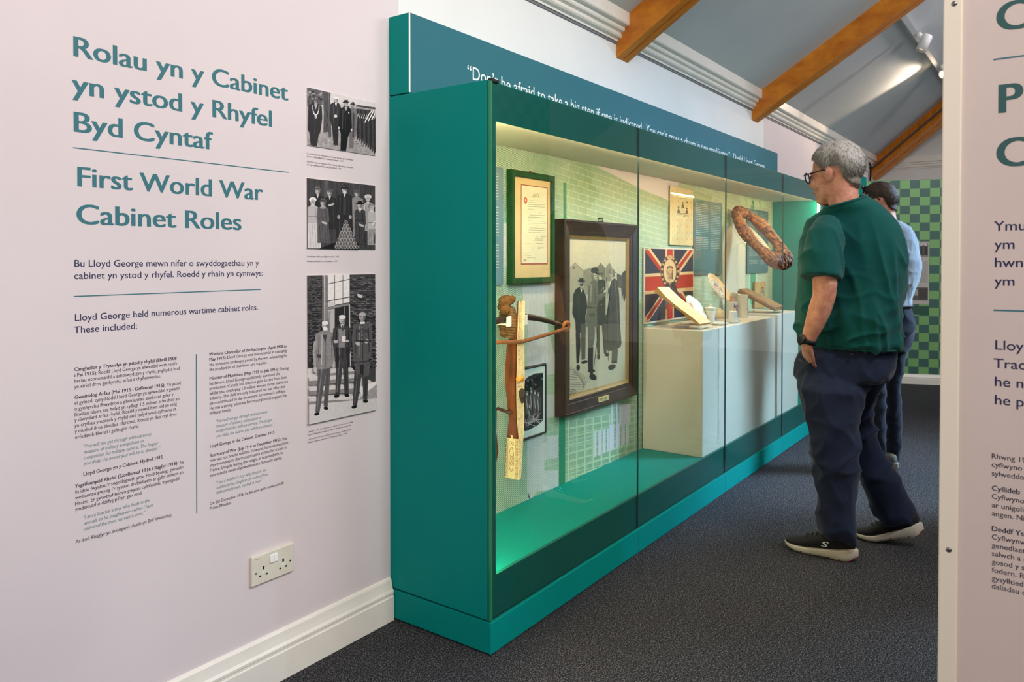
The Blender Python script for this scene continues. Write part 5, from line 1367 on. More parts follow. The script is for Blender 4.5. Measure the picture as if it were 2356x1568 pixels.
tv = [Vector((sec[7][0] + .03, YF + .012, z0 - .012)), Vector((sec[7][0] - .012, YF + .03, z0 - .006)), Vector((sec[7][0] - .014, YF + .085, z0 + .004)), Vector((sec[7][0] - .014, YF + .098, z0 - .006)), Vector((sec[7][0] - .014, YF + .099, z0 - .09)), Vector((sec[7][0] - .014, YF + .090, z0 - .17)), Vector((sec[7][0] - .014, YF + .100, z0 - .22)), Vector((sec[7][0] - .014, YF + .118, z0 - .235))]
MB().tube(tv, [.007, .007, .0065, .007, .006, .006, .006, .005], 8).build('trigger_lever', mat('dark_iron_lever', (66, 36, 26), .5, metal=.3), t)
# ------------------------------------------------------------------ exhibition panel close on the right
XP = 1.49
le = on(2160, 1300, 0, XP)
YE = le.y
t = thing('exhibition_panel', (XP, YE - .8, 0), 'tall pinkish information panel with cream edge strip at the right edge, closest to the camera', 'exhibition panel')
PINK = mat('pinkish_panel', (214, 196, 188), .65, .3, var=.03, vscale=4)
CREAM = mat('cream_edge_strip', (238, 226, 206), .55, .35)
ys = on(2207, 900, 0, XP).y
MB().box((XP, YE - 1.9, 0), (XP + .03, ys + .004, 2.35)).build('panel_board', PINK, t)
MB().box((XP - .006, ys, 0), (XP + .03, YE, 2.35)).build('edge_strip', CREAM, t, .002)
for u, v in ((2196, 8), (2183, 1264)):
    q = on(u, v, 0, XP - .006); MB().lathe(q + Vector((.0008, 0, 0)), [(0, 0), (.0048, .0), (.0045, .0016), (.002, .0026), (0, .0028)], 16, (-1, 0, 0)).build('screw', M['steel'], t)
tb = TB((0, -1, 0), (-1, 0, 0), 4)
def rl(s_, u, v, cap, bold=0.0, mi=0, ratio=1.0, res=4):
    q = on(u, v, 0, XP); tb.res = res; tb.mi = mi
    tb.line(s_, (XP - .0002, q.y, q.z), None, cap, bold, 0, ratio)
zc = on(2292, 8, 0, XP).z - on(2292, 74, 0, XP).z
rl('C', 2292, 73, zc * .98, .062, 0, 1.05, 8); rl('P', 2297, 260, zc * .98, .062, 0, 1.02, 8); rl('C', 2292, 384, zc * .98, .062, 0, 1.05, 8)
c_ = (on(2289, 508.5, 0, XP).z - on(2289, 530.5, 0, XP).z) * .98
for s_, u, v in (('Ymu', 2287, 530.5), ('ym', 2288, 572.5), ('hwn', 2289, 614), ('ym', 2288, 656.5), ('Lloy', 2290, 803.5), ('Trad', 2286, 845), ('he n', 2289, 887), ('he p', 2289, 929)): rl(s_, u, v, c_, .012, 1, 1.05)
c2_ = (on(2283, 1042, 0, XP).z - on(2283, 1053.5, 0, XP).z)
for s_, v, b in (('Rhwng 19', 1053.6, 0), ('cyflwyno', 1072.8, 0), ('sylweddo', 1092.9, 0), ('Cyllideb', 1127, 1), ('Cyflwyno', 1146, 0), ('ar unigoli', 1165.6, 0), ('angen. Ni', 1185, 0), ('Deddf Ys', 1220, 1), ('Cyflwynw', 1239, 0), ('genedlaet', 1258, 0), ('salwch a c', 1277, 0), ('gosod y s', 1296, 0), ('fodern. Ro', 1315, 0), ('gysylltied', 1334, 0), ('daliadau o', 1352, 0)):
    rl(s_, 2282, v, c2_, .045 if b else .012, 2, .98, 3)
tb.mi = 3
for v in (137, 713):
    q = on(2286, v, 0, XP); tb.rule((XP - .0002, q.y, q.z), (XP - .0002, q.y - .5, q.z), .0024)
tb.build('panel_lettering', [M['ink_green'], M['ink_navy'], M['ink_grey'], M['ink_teal']], t)

# ------------------------------------------------------------------ far chequered panel
f0 = on(2164, 870, 0, 8.93); 
pa = Vector((8.925, .957, 0)); pb = Vector((8.70, 1.60, 0)); pd = (pb - pa).normalized(); pb = pa + pd * .92; pn = Vector((-pd.y, pd.x, 0));
if pn.x > 0: pn = -pn
zt = 2.125
zb_ = .105
t = thing('chequered_screen', (pa + pb) / 2, 'far green chequered display panel with newspaper print, behind the two visitors', 'display panel')
def chk():
    q = NT('green_chequers'); co = q.coord()
    vm = q.n('ShaderNodeVectorMath', operation='DOT_PRODUCT'); q.l(co, vm.inputs[0]); vm.inputs[1].default_value = tuple(pd)
    sx = q.n('ShaderNodeSeparateXYZ'); q.l(co, sx.inputs[0])
    S = .094
    a = q.math('FLOOR', q.math('ADD', q.math('DIVIDE', vm.outputs['Value'], S), 100.5)); b = q.math('FLOOR', q.math('DIVIDE', sx.outputs[2], S * .94))
    k = q.math('GREATER_THAN', q.math('MODULO', q.math('ADD', a, b), 2.0), 0.5)
    q.l(q.mix(k, lin(120, 170, 104), lin(62, 98, 92)), q.b.inputs['Base Color']); q.b.inputs['Roughness'].default_value = .5
    return q.m
CHQ = chk()
mid = (pa + pb) / 2
MB().obox(mid + Vector((0, 0, (zt + zb_) / 2)) - pn * .02, pd * .46, pn * .02, Vector((0, 0, (zt - zb_) / 2))).build('chequered_board', CHQ, t)
MB().obox(pa - pd * .014 + Vector((0, 0, (zt + zb_) / 2)) - pn * .02, pd * .014, pn * .026, Vector((0, 0, (zt - zb_) / 2 + .008))).build('aluminium_post', M['alu'], t, .002)
mb = MB(); mb.prism([(pa - pd * .03 + pn * a + Vector((0, 0, z))) for a, z in [(-.04, 0)] + [(a * 1.2 + .001, z * .70) for a, z in SK[1:-1]] + [(-.04, .104)]], pd * .96); mb.build('white_skirting', M['white'], t)
def chk_rect(u0, v0, u1, v1, off_):
    r0 = on_plane(u0, v0, pa + pn * off_, pn); r1 = on_plane(u1, v1, pa + pn * off_, pn); return r0, r1
r0, r1 = chk_rect(2060, 556, 2137, 700, .001)
s0 = (r0 - pa).dot(pd); s1 = (r1 - pa).dot(pd); z0, z1 = r1.z, r0.z
NB = MB()
def nq(mi, a, b, c, d, k):
    NB.mi = mi; s = lambda q: s0 + .0 + (s1 - s0) * q
    NB.poly([pa + pd * s(x) + pn * (.0012 + k * .00004) + Vector((0, 0, z0 + (z1 - z0) * y)) for x, y in ((a, b), (c, b), (c, d), (a, d))])
nq(8, 0, 0, 1, 1, 0)
nq(5, .55, .76, .97, .98, 1); nq(2, .58, .78, .72, .94, 2); nq(1, .74, .79, .95, .93, 3); nq(9, .74, .93, .92, .975, 4); nq(3, .80, .8, .86, .95, 5)
nq(6, .1, .42, .36, .72, 1); nq(1, .2, .44, .3, .66, 2); nq(3, .05, .06, .97, .27, 3); nq(7, .5, .14, .68, .24, 4); nq(1, .08, .07, .48, .2, 5); nq(2, .7, .08, .96, .25, 6)
for k in range(24): nq(5, .5, .35 + k * .0145, .96, .355 + k * .0145, 1)
for k in range(10): nq(5, .02, .74 + k * .02, .5, .748 + k * .02, 1)
NB.build('newspaper_print', NEWS, t)
r0, r1 = chk_rect(2060, 703, 2137, 724, .001)
NB = MB(); z0, z1 = r1.z, r0.z; nq(0, 0, 0, 1, 1, 0); NB.mi = 1
nq(1, .1, .62, .5, .72, 1); nq(1, .1, .4, .42, .5, 1)
NB.build('caption_strip', [mat('dark_green_strip', (40, 84, 66), .5), mat('strip_text', (96, 140, 116), .5)], t)

# ------------------------------------------------------------------ second chequered panel standing across the aisle (seen in the glass)
t = thing('chequered_screen', (4.5, -.32, 0), 'green chequered screen across the aisle, seen only as a reflection in the case glass', 'display panel')
q = NT('dark_chequers'); co = q.coord(); ck = q.n('ShaderNodeTexChecker'); ck.inputs['Scale'].default_value = 10.0; ck.inputs['Color1'].default_value = lin(66, 146, 116); ck.inputs['Color2'].default_value = lin(40, 104, 100)
mp = q.n('ShaderNodeMapping'); mp.inputs['Location'].default_value = (.013, .05, .017); q.l(co, mp.inputs[0]); q.l(mp.outputs[0], ck.inputs[0]); q.l(ck.outputs[0], q.b.inputs['Base Color']); q.b.inputs['Roughness'].default_value = .5
MB().box((3.98, -.36, .1), (5.03, -.32, 2.75)).build('chequered_board', q.m, t)
for x in (3.96, 5.03): MB().box((x, -.37, 0), (x + .02, -.31, 2.76)).build('aluminium_post', M['alu'], t)

# ------------------------------------------------------------------ teal panel beyond the case, alarm box, track lights
a = Vector((6.9, WY - .001, 0))
t = thing('teal_display_panel', (8.0, WY - .2, 0), 'bright teal panel end between the two visitors, against the far left wall', 'display panel')
MB().box((7.65, 1.60, .0), (8.42, WY - .002, 2.135)).build('panel_box', M['teal'], t, .002)
q = on(1990, 388, 1, WY - .03)
t = thing('alarm_box', q, 'small white alarm box with a dark cable on the far wall', 'alarm box')
MB().box((q.x - .12, WY - .05, q.z - .02), (q.x + .10, WY - .0005, q.z + .15)).build('box_body', M['switch_white'], t, .004)
MB().box((q.x - .06, WY - .045, q.z - .16), (q.x + .10, WY - .0005, q.z - .03)).build('lower_box', M['switch_white'], t, .004)
MB().tube([(q.x + .10, WY - .03, q.z + .10), (q.x + .22, WY - .05, q.z + .07), (q.x + .34, WY - .03, q.z - .02), (q.x + .42, WY - .012, q.z - .16)], .011, 8).build('cable', M['black'], t)
cn = Vector((0, SL, 1)).normalized(); cp = Vector((0, WY, CZ - .03))
A_ = on_plane(2078, 38, cp, cn); B_ = on_plane(2168, 170, cp, cn)
dt = (B_ - A_).normalized(); A_ = A_ - dt * .4; B_ = B_ + dt * 1.2
t = thing('lighting_track', A_, 'white ceiling lighting track between the beams at the top right', 'lighting track')
MB().obox((A_ + B_) / 2, dt * ((B_ - A_).length / 2), dt.cross(cn).normalized() * .018, cn * .016).build('rail', mat('track_white', (206, 208, 206), .4), t)
def spot_head(u, v, u2, v2, aim, lit, label):
    q = on_plane(u, v, cp - cn * .02, cn); d = Vector(aim).normalized()
    t = thing('track_spotlight', q, label, 'spotlight')
    MB().lathe(q, [(0, 0), (.024, 0), (.024, .03), (.012, .04), (.012, .07), (0, .07)], 16, -cn).build('swivel', M['switch_white'], t)
    c = q - cn * .09
    MB().lathe(c - d * .06, [(0, 0), (.036, 0), (.040, .01), (.040, .13), (.036, .13), (.034, .10), (0, .10)], 24, d).build('lamp_barrel', M['switch_white'], t)
    MB().lathe(c + d * .045, [(0, 0), (.033, 0), (.033, .004), (0, .004)], 20, d).build('lamp_lens', emit('lamp_glow', (255, 226, 190), 30 if lit else 1.0), t)
    if lit:
        l = bpy.data.lights.new('spot_lamp', 'SPOT'); l.energy = 45; l.color = (1, .80, .58); l.spot_size = radians(70); l.spot_blend = .6; l.shadow_soft_size = .03
        o = bpy.data.objects.new('spot_lamp', l); COL.objects.link(o); o.location = c + d * .09; look_at(o, o.location + d)
spot_head(2112, 78, 0, 0, (-.2, .35, -.9), False, 'unlit white spotlight nearer on the ceiling track')
spot_head(2168, 150, 0, 0, (-.72, .62, -.33), True, 'lit white spotlight at the visible end of the ceiling track')
# ------------------------------------------------------------------ visitors
AH = Vector((cos(YAW), -sin(YAW), 0)); BH = Vector((sin(YAW), cos(YAW), 0)); ZU = Vector((0, 0, 1))

def pxm(d): return FPX / d

def hsec(u0, u1, v, d, k=.75, phi=0.0, n=2.4, seg=32, tilt=0.0, grow=0.0):
    """horizontal body section whose outline spans u0..u1 at row v and camera depth d; k depth ratio, phi turn, tilt slopes it"""
    c = atd((u0 + u1) / 2, v, d); w = abs(u1 - u0) / 2 / pxm(d) + grow
    a = w / sqrt(cos(phi) ** 2 + (k * sin(phi)) ** 2); b = a * k
    e1 = AH * cos(phi) + BH * sin(phi); e2 = -AH * sin(phi) + BH * cos(phi)
    out = []
    for i in range(seg):
        t = 2 * pi * i / seg; ct, st = cos(t), sin(t)
        x = a * abs(ct) ** (2 / n) * (1 if ct >= 0 else -1); y = b * abs(st) ** (2 / n) * (1 if st >= 0 else -1)
        q = c + e1 * x + e2 * y
        out.append(q + ZU * (tilt * (q - c).dot(AH)))
    return out

def ptube(mb, pts, seg=18, flat=1.0):
    """limb through (u, v, depth, radius m) pixel points"""
    mb.tube([atd(u, v, d) for u, v, d, r in pts], [r for *_, r in pts], seg, flat)

def smooth_path(pts, m=4):
    out = []
    P = [Vector(p) for p in pts]
    for i in range(len(P) - 1):
        p0, p1, p2, p3 = P[max(i - 1, 0)], P[i], P[i + 1], P[min(i + 2, len(P) - 1)]
        for j in range(m):
            t = j / m
            out.append(0.5 * ((2 * p1) + (p2 - p0) * t + (2 * p0 - 5 * p1 + 4 * p2 - p3) * t * t + (3 * p1 - p0 - 3 * p2 + p3) * t ** 3))
    out.append(P[-1]); return out

def hand(mb, wrist, d, palm, r=1.0, curl=.5):
    """five-fingered hand: d points along the hand, palm is the palm's normal"""
    d = Vector(d).normalized(); n = Vector(palm); n = (n - d * n.dot(d)).normalized(); s = d.cross(n).normalized()
    W = Vector(wrist)
    rings = []
    for t, w, h in ((-.01, .026, .021), (.02, .031, .019), (.05, .040, .017), (.08, .042, .015), (.092, .040, .013)):
        rings.append([W + d * t * r + (s * cos(a) * w + n * sin(a) * h) * r for a in [2 * pi * i / 16 for i in range(16)]])
    mb.loft(rings)
    for k, (off, L) in enumerate(((-.030, .068), (-.010, .078), (.010, .073), (.029, .058))):
        p = W + (d * .086 + s * off) * r; pts = [p]; ang = .15
        for f in (.42, .32, .26):
            ang += curl; p = p + (d * cos(ang) + n * sin(ang)) * L * f * r; pts.append(p)
        mb.tube([W + (d * .06 + s * off * .9) * r] + pts, [.009 * r, .009 * r, .0085 * r, .008 * r, .0062 * r], 10)
    p = W + (d * .030 - s * .030 + n * .004) * r
    mb.tube([W + d * .015 * r - s * .014 * r, p, p + (d * .030 - s * .022 + n * .012) * r, p + (d * .058 - s * .026 + n * .020) * r], [.013 * r, .0125 * r, .010 * r, .0072 * r], 10)

SKIN = NT('skin'); f_ = SKIN.noise(28, 5, .6); SKIN.l(SKIN.ramp(f_, [(.3, lin(184, 116, 92)), (.7, lin(222, 160, 134))]), SKIN.b.inputs['Base Color']); SKIN.b.inputs['Roughness'].default_value = .5
SKIN.b.inputs['Subsurface Weight'].default_value = .12; SKIN.b.inputs['Subsurface Radius'].default_value = (.012, .005, .003); SKIN.bump(SKIN.noise(240, 3), .12, .001); SKIN = SKIN.m

class Head:
    def __init__(s, c, alpha, sc=1.0, nod=0.0):
        s.c = Vector(c); s.sc = sc
        f = -AH * cos(alpha) + BH * sin(alpha); l = ZU.cross(f)
        s.f = (f * cos(nod) - ZU * sin(nod)).normalized(); s.z = (ZU * cos(nod) + f * sin(nod)).normalized(); s.l = l
        s.M = Matrix((s.f, s.l, s.z)).transposed()
    def p(s, x, y, z): return s.c + (s.f * x + s.l * y + s.z * z) * s.sc
    def e(s, mb, x, y, z, rx, ry, rz, nu=20, nv=12): mb.ell(s.p(x, y, z), rx * s.sc, ry * s.sc, rz * s.sc, nu, nv, s.M)
    def flesh(s, mb):
        e = s.e
        e(mb, -.012, 0, .020, .100, .077, .095, 28, 18); e(mb, .026, 0, -.045, .066, .062, .082, 24, 14); e(mb, .060, 0, -.108, .030, .036, .027)
        e(mb, .030, 0, -.085, .055, .056, .040)
        e(mb, .101, 0, -.040, .017, .015, .014); mb.tube([s.p(.088, 0, .0), s.p(.100, 0, -.020), s.p(.106, 0, -.040)], [.008 * s.sc, .010 * s.sc, .012 * s.sc], 10)
        e(mb, .080, 0, .004, .018, .050, .014); e(mb, .086, 0, -.072, .013, .024, .007); e(mb, .085, 0, -.083, .013, .021, .007)
        for y in (-1, 1):
            e(mb, .062, .038 * y, -.045, .030, .026, .030); e(mb, -.004, .078 * y, -.020, .018, .010, .032); e(mb, -.008, .084 * y, -.014, .019, .008, .029)
        mb.tube([s.p(-.022, 0, -.03), s.p(-.022, 0, -.09), s.p(-.022, 0, -.150), s.p(-.016, 0, -.20)], [.064 * s.sc, .060 * s.sc, .060 * s.sc, .058 * s.sc], 22)
    def features(s, t, lipmat):
        ew = mat('eye_white', (232, 228, 222), .2); ei = mat('eye_iris', (60, 70, 76), .15)
        for y in (-1, 1):
            mb = MB(); s.e(mb, .066, .029 * y, -.012, .010, .012, .008, 14, 10); eye = mb.build('eye', ew, t)
            mb = MB(); s.e(mb, .0745, .029 * y, -.012, .004, .006, .006, 12, 8); mb.build('iris', ei, eye)
        mb = MB(); s.e(mb, .094, 0, -.0775, .006, .020, .0016, 14, 6); mb.build('mouth_line', lipmat, t)
    def hair(s, t, m, low, thick=.014, strands=1500, stl=.016, seed=3, nm='hair'):
        """low(theta) gives the height of the hairline; theta 0 = forehead, pi = nape"""
        rnd = random.Random(seed); nu, nv = 72, 26
        def surf(th, z, off):
            zz = (z - .020) / .095; zz = max(min(zz, .9995), -.9995); r = sqrt(1 - zz * zz)
            x = -.012 + .100 * r * cos(th); y = .077 * r * sin(th)
            if zz < 0:                                            # nape: follow the neck rather than the skull's underside
                k = max(r, .80 if cos(th) < .2 else r); x = -.012 + .100 * k * cos(th) * (1 + .0 * zz); y = .077 * k * sin(th)
            nrm = Vector((x + .012, y * 1.5, (z - .02) * 1.0)).normalized()
            return s.p(x, y, z) + (s.f * nrm.x + s.l * nrm.y + s.z * nrm.z) * off * s.sc, (s.f * nrm.x + s.l * nrm.y + s.z * nrm.z)
        rings = []
        for j in range(nv + 1):
            k = j / nv; ring = []
            for i in range(nu):
                th = 2 * pi * i / nu; lo = low(th); z = .1149 + (lo - .1149) * (1 - cos(k * pi / 2)) if k < 1 else lo
                w = noise.noise(Vector((cos(th) * 6, sin(th) * 6, z * 90))) * .004 + noise.noise(Vector((cos(th) * 22, sin(th) * 22, z * 120))) * .0025
                edge = min(1, (1 - k) * 3.0)
                ring.append(surf(th, z, (thick + w) * (.25 + .75 * edge) if k < 1 else -.006)[0])
            rings.append(ring)
        mb = MB(); mb.loft(rings, True)
        for _ in range(strands):
            th = rnd.random() * 2 * pi; lo = low(th); k = rnd.random() ** .8
            z = .114 + (lo - .114) * k * .98
            b, n = surf(th, z, thick * .72 * (.4 + .6 * min(1, (1 - k) * 3)))
            dn = (-s.z - s.f * .35 if z < .09 else s.f * (.7 if cos(th) > 0 else -.7) + s.l * sin(th) * .6)
            dn = (dn - n * dn.dot(n)).normalized(); dn = (dn + s.l * rnd.uniform(-.35, .35) + s.f * rnd.uniform(-.3, .3)).normalized()
            L = stl * rnd.uniform(.6, 1.3); sd = dn.cross(n).normalized() * .00042
            m1 = b + dn * L * .5 + n * rnd.uniform(.001, .003); e_ = b + dn * L + n * rnd.uniform(-.001, .003)
            mb.add([b - sd, b + sd, m1 + sd * .9, m1 - sd * .9, e_, b + n * -.002, m1 - n * .0016], [(0, 1, 2, 3), (3, 2, 4), (1, 5, 6, 2), (5, 0, 3, 6), (2, 6, 4), (6, 3, 4)], True)
        return mb.build(nm, m, t)

def shoe(t, heel, dirv, pitch, L, upper, sole, lace, accent=None, logo=False, near=-1):
    """trainer: heel point on the ground, horizontal direction, heel lift angle about the ball"""
    f = Vector(dirv).normalized(); s_ = f.cross(ZU).normalized(); heel = Vector(heel)
    ball = heel + f * L * .72
    def T(x, y, z):
        q = Vector((x - L * .72, 0, z)); k = pitch if x < L * .72 else pitch * .25
        X = q.x * cos(k) + q.z * sin(k); Z = -q.x * sin(k) + q.z * cos(k)
        return ball + f * X + s_ * y + ZU * (Z + .001)
    st = (0, .012, .04, .09, .15, .25, .40, .55, .70, .82, .92, .975, 1.0)
    wd_ = (.010, .020, .030, .037, .040, .040, .038, .043, .050, .049, .040, .026, .012)
    bot = (.022, .015, .007, .002, .0, .0, .001, .0, .0, .003, .010, .018, .024)
    top = (.050, .055, .055, .051, .047, .040, .034, .030, .028, .027, .029, .032, .034)
    upt = (.070, .088, .098, .104, .107, .104, .098, .082, .066, .056, .048, .042, .038)
    inn = (.006, .015, .024, .030, .032, .033, .033, .038, .044, .043, .034, .021, .008)
    rings = []
    for x, w, b, h in zip(st, wd_, bot, top):
        X = x * L - (.012 if x == 0 else 0)
        rings.append([T(X, w * .86 * c, b) for c in (-1, -.4, .4, 1)] + [T(X, w * 1.02 * c, b + (h - b) * .35) for c in (1,)] + [T(X, w * c, h) for c in (1, .4, -.4, -1)] + [T(X, w * 1.02 * c, b + (h - b) * .35) for c in (-1,)])
    so = MB().loft(rings).build('sole', sole, t, .003)
    rings = []
    for x, w, b, h in zip(st, inn, top, upt):
        X = x * L; ring = []
        for i in range(18):
            a = 2 * pi * i / 18; ring.append(T(X, w * 1.04 * cos(a), (b - .008) + (h - b + .008) * (.5 + .5 * sin(a)) if True else 0))
        rings.append(ring)
    up = MB().loft(rings).build('upper', upper, t)
    mb = MB()
    for i in range(4):
        x = (.44 + i * .07) * L; h = np.interp(.44 + i * .07, st, upt) + .001; w = np.interp(.44 + i * .07, st, inn) * .62
        mb.tube([T(x, -w, h - .012), T(x + .008, -w * .4, h + .002), T(x + .010, w * .4, h + .002), T(x, w, h - .012)], .0028, 6)
    mb.tube([T(.43 * L, 0, .1), T(.40 * L, -.02, .104), T(.43 * L, -.034, .094), T(.47 * L, -.02, .094)], .0024, 6)
    mb.build('laces', lace, up)
    if accent:
        MB().obox(T(.012, 0, .078), f * .003, s_ * .006, ZU * .020).build('heel_tab', accent, t)
        rr = []
        for x, w, b in list(zip(st, wd_, bot))[:4]:
            X = x * L - (.011 if x == 0 else 0); rr.append([T(X, w * .84, b - .0006), T(X, -w * .84, b - .0006), T(X, -w * .88, b + .004), T(X, w * .88, b + .004)])
        MB().loft(rr, True, False).build('outsole', accent, t)
    mb = MB()
    for x in (.18, .33, .45, .58, .72):
        w = np.interp(x, st, wd_) * 1.03; mb.poly([T(x * L + a, near * w, z) for a, z in ((0, .002), (.003, .002), (.004, .010), (.001, .010))][::1 if near < 0 else -1])
    mb.build('sole_grooves', M['black'], so)
    if logo:
        vs, fs = glyphs('S', 6, .3)
        k = .030 / CAPH; x0 = .46 * L
        mb = MB()
        for dx in (0, .05, .1):
            mb.add([T(x0 - v.x * k * 1.3 + .0 - dx * .03, near * (.0345 * sqrt(max(0, 1 - ((.046 + v.y * k * .8 - .061) / .036) ** 2)) + .0022), .046 + v.y * k * .8) for v in vs], fs)
        mb.build('shoe_emblem', M['ink_white'], up)

def folds(freq, amp, seed=0):
    def fn(co, n):
        v = Vector((co.x * freq[0], co.y * freq[1], co.z * freq[2])) + Vector((seed, seed * 1.7, 0))
        a = 1 - abs(noise.noise(v)) * 2; b = 1 - abs(noise.noise(v * 2.1 + Vector((5, 1, 2)))) * 2
        return co + n * (amp * (max(a, 0) ** 2 * .9 + max(b, 0) ** 3 * .45) - amp * .5)
    return fn

def cloth(name, rgb, rough=.85, weave=900, var=.08):
    q = NT(name); c = lin(*rgb); f = q.noise(6, 4); g = q.noise(weave, 2)
    q.l(q.ramp(f, [(.3, tuple(x * (1 - var) for x in c[:3]) + (1,)), (.7, tuple(min(1, x * (1 + var)) for x in c[:3]) + (1,))]), q.b.inputs['Base Color'])
    q.b.inputs['Roughness'].default_value = rough; q.b.inputs['Specular IOR Level'].default_value = .2; q.b.inputs['Sheen Weight'].default_value = .12
    q.bump(g, .25, .0006); return q.m

# =================================================================== the man in the green T-shirt
D = 3.36
hd_ = Head(atd(1921, 394, D), radians(47), 1.06, radians(7))
gm = thing('person', Vector((3.55, .74, 0)), 'grey-haired man in glasses, dark green T-shirt and navy trousers, hand in pocket', 'person')
PH = radians(-38)
SH = [(1906, 1994, 462, D, .9), (1892, 2012, 474, D, .8), (1880, 2026, 488, D, .62), (1872, 2038, 503, D, .60), (1866, 2050, 525, D, .62), (1860, 2060, 555, D, .66), (1857, 2066, 590, D, .70), (1853, 2064, 640, D, .74), (1850, 2057, 695, D, .78), (1849, 2052, 745, D, .80), (1856, 2053, 785, D, .76), (1864, 2053, 797, D, .74)]
body = MB()
hd_.flesh(body)
body.loft([hsec(a + 16, b - 16, v + 4, d, k * .85, PH, 2.3) for a, b, v, d, k in SH[1:]])
PEL = [(1866, 2051, 792, D, .74), (1848, 2050, 818, D, .76), (1840, 2044, 845, D, .78), (1838, 2034, 868, D, .80)]
LL = [(1852, 1985, 832, 3.36, .75), (1840, 2000, 868, 3.335, .88), (1838, 1986, 893, 3.31, 1.0), (1849, 1977, 930, 3.29, 1.0), (1861, 1969, 975, 3.275, 1.05), (1867, 1968, 1010, 3.265, 1.05), (1872, 1970, 1045, 3.26, 1.02), (1877, 1970, 1085, 3.262, 1.05), (1883, 1967, 1125, 3.265, 1.1), (1884, 1965, 1160, 3.268, 1.15), (1884, 1966, 1195, 3.268, 1.2), (1886, 1969, 1222, 3.268, 1.2), (1890, 1971, 1237, 3.268, 1.2)]
RL = [(1945, 2040, 830, 3.39, .8), (1948, 2036, 862, 3.40, .95), (1958, 2022, 895, 3.42, 1.3), (1962, 2006, 935, 3.43, 1.6), (1962, 2008, 983, 3.44, 1.5), (1965, 2028, 1031, 3.44, 1.15), (1968, 2046, 1060, 3.44, 1.0), (1974, 2063, 1090, 3.435, .95), (1985, 2077, 1120, 3.43, .9), (1999, 2090, 1148, 3.43, .85), (2014, 2102, 1174, 3.43, .85), (2034, 2110, 1199, 3.43, .9)]
body.loft([hsec(a + 16, b - 16, v, d, k * .85, 0, 2.1, 24) for a, b, v, d, k in PEL])
body.loft([hsec(a + 22, b - 22, v, d, min(k, 1) * .9, 0, 2, 20) for a, b, v, d, k in LL] + [hsec(1920, 1946, 1258, 3.268, 1, 0, 2, 20)])
body.loft([hsec(a + 13, b - 13, v, d, min(k, 1) * .9, 0, 2, 20) for a, b, v, d, k in RL] + [hsec(2066, 2104, 1222, 3.43, 1, 0, 2, 20)])
ptube(body, [(1910, 526, 3.29, .042), (1894, 565, 3.22, .054), (1896, 620, 3.19, .052), (1898, 655, 3.18, .049), (1896, 682, 3.18, .046), (1886, 712, 3.19, .046), (1874, 745, 3.20, .039), (1863, 772, 3.215, .031), (1858, 790, 3.22, .028)], 20)
w_ = atd(1857, 796, 3.222)
hand(body, w_, atd(1864, 850, 3.325) - w_, AH * .9 + BH * .4, .98, .12)
ptube(body, [(2022, 526, 3.45, .042), (2036, 575, 3.50, .054), (2040, 640, 3.55, .050), (2030, 690, 3.60, .046), (1995, 735, 3.64, .040), (1960, 765, 3.62, .030)], 18)
w2 = atd(1956, 768, 3.618); hand(body, w2, atd(1920, 800, 3.56) - w2, -BH * .8 + AH * .3, .95, .45)
fuse(body, 'body', SKIN, gm, .006, 3)
hd_.features(gm, mat('lips', (150, 84, 74), .5))
def low1(th):
    c_ = cos(th)
    a = abs((th + pi) % (2 * pi) - pi)              # 0 front .. pi back
    pts = [(0, .072), (.7, .070), (1.0, .040), (1.25, .018), (1.42, -.012), (1.50, -.012), (1.62, .020), (1.90, .012), (2.1, -.040), (2.5, -.074), (pi, -.080)]
    return float(np.interp(a, [p[0] for p in pts], [p[1] for p in pts]))
q = NT('grey_hair'); sx = q.n('ShaderNodeSeparateXYZ'); q.l(q.coord(), sx.inputs[0]); g_ = q.noise(260, 4, .7, None, (1, 1, .25))
mr = q.n('ShaderNodeMapRange'); mr.inputs['From Min'].default_value = 1.56; mr.inputs['From Max'].default_value = 1.70; q.l(sx.outputs[2], mr.inputs[0])
q.l(q.mix(mr.outputs[0], q.ramp(g_, [(.3, lin(66, 52, 40)), (.7, lin(124, 104, 84))]), q.ramp(g_, [(.3, lin(120, 112, 102)), (.7, lin(206, 202, 196))])), q.b.inputs['Base Color'])
q.b.inputs['Roughness'].default_value = .55; q.bump(g_, .5, .002)
hd_.hair(gm, q.m, low1, .013, 7000, .020)
# spectacles
gl = MB(); FR = mat('black_frame', (16, 16, 18), .3)
rims = MB()
for y in (-1, 1):
    ring = []
    for i in range(24):
        a = 2 * pi * i / 24; ca, sa = cos(a), sin(a)
        ring.append(hd_.p(.110 - .010 * abs(.036 * y + .029 * abs(ca) ** .6 * (1 if ca > 0 else -1)) / .06, .036 * y + .029 * abs(ca) ** .7 * (1 if ca > 0 else -1), -.012 + .021 * abs(sa) ** .7 * (1 if sa > 0 else -1)))
    rims.tube(ring, .0028, 8, 1, hd_.f, True)
rims.tube([hd_.p(.1095, -.008, -.006), hd_.p(.112, 0, -.004), hd_.p(.1095, .008, -.006)], .0026, 8)
spec = rims.build('spectacle_frame', FR, gm)
for y in (-1, 1):
    MB().tube([hd_.p(.104, .064 * y, -.003), hd_.p(.098, .076 * y, -.003), hd_.p(.06, .083 * y, -.002), hd_.p(.012, .087 * y, .002), hd_.p(-.004, .089 * y, -.006)], .0030, 8).build('temple_arm', FR, spec)
    ln_ = []
    for a in [2 * pi * i / 20 for i in range(20)]: ln_.append(hd_.p(.107, .036 * y + .0275 * abs(cos(a)) ** .7 * (1 if cos(a) > 0 else -1), -.012 + .0195 * abs(sin(a)) ** .7 * (1 if sin(a) > 0 else -1)))
    MB().prism(ln_, hd_.f * .0015).build('lens', M['acrylic'], spec)
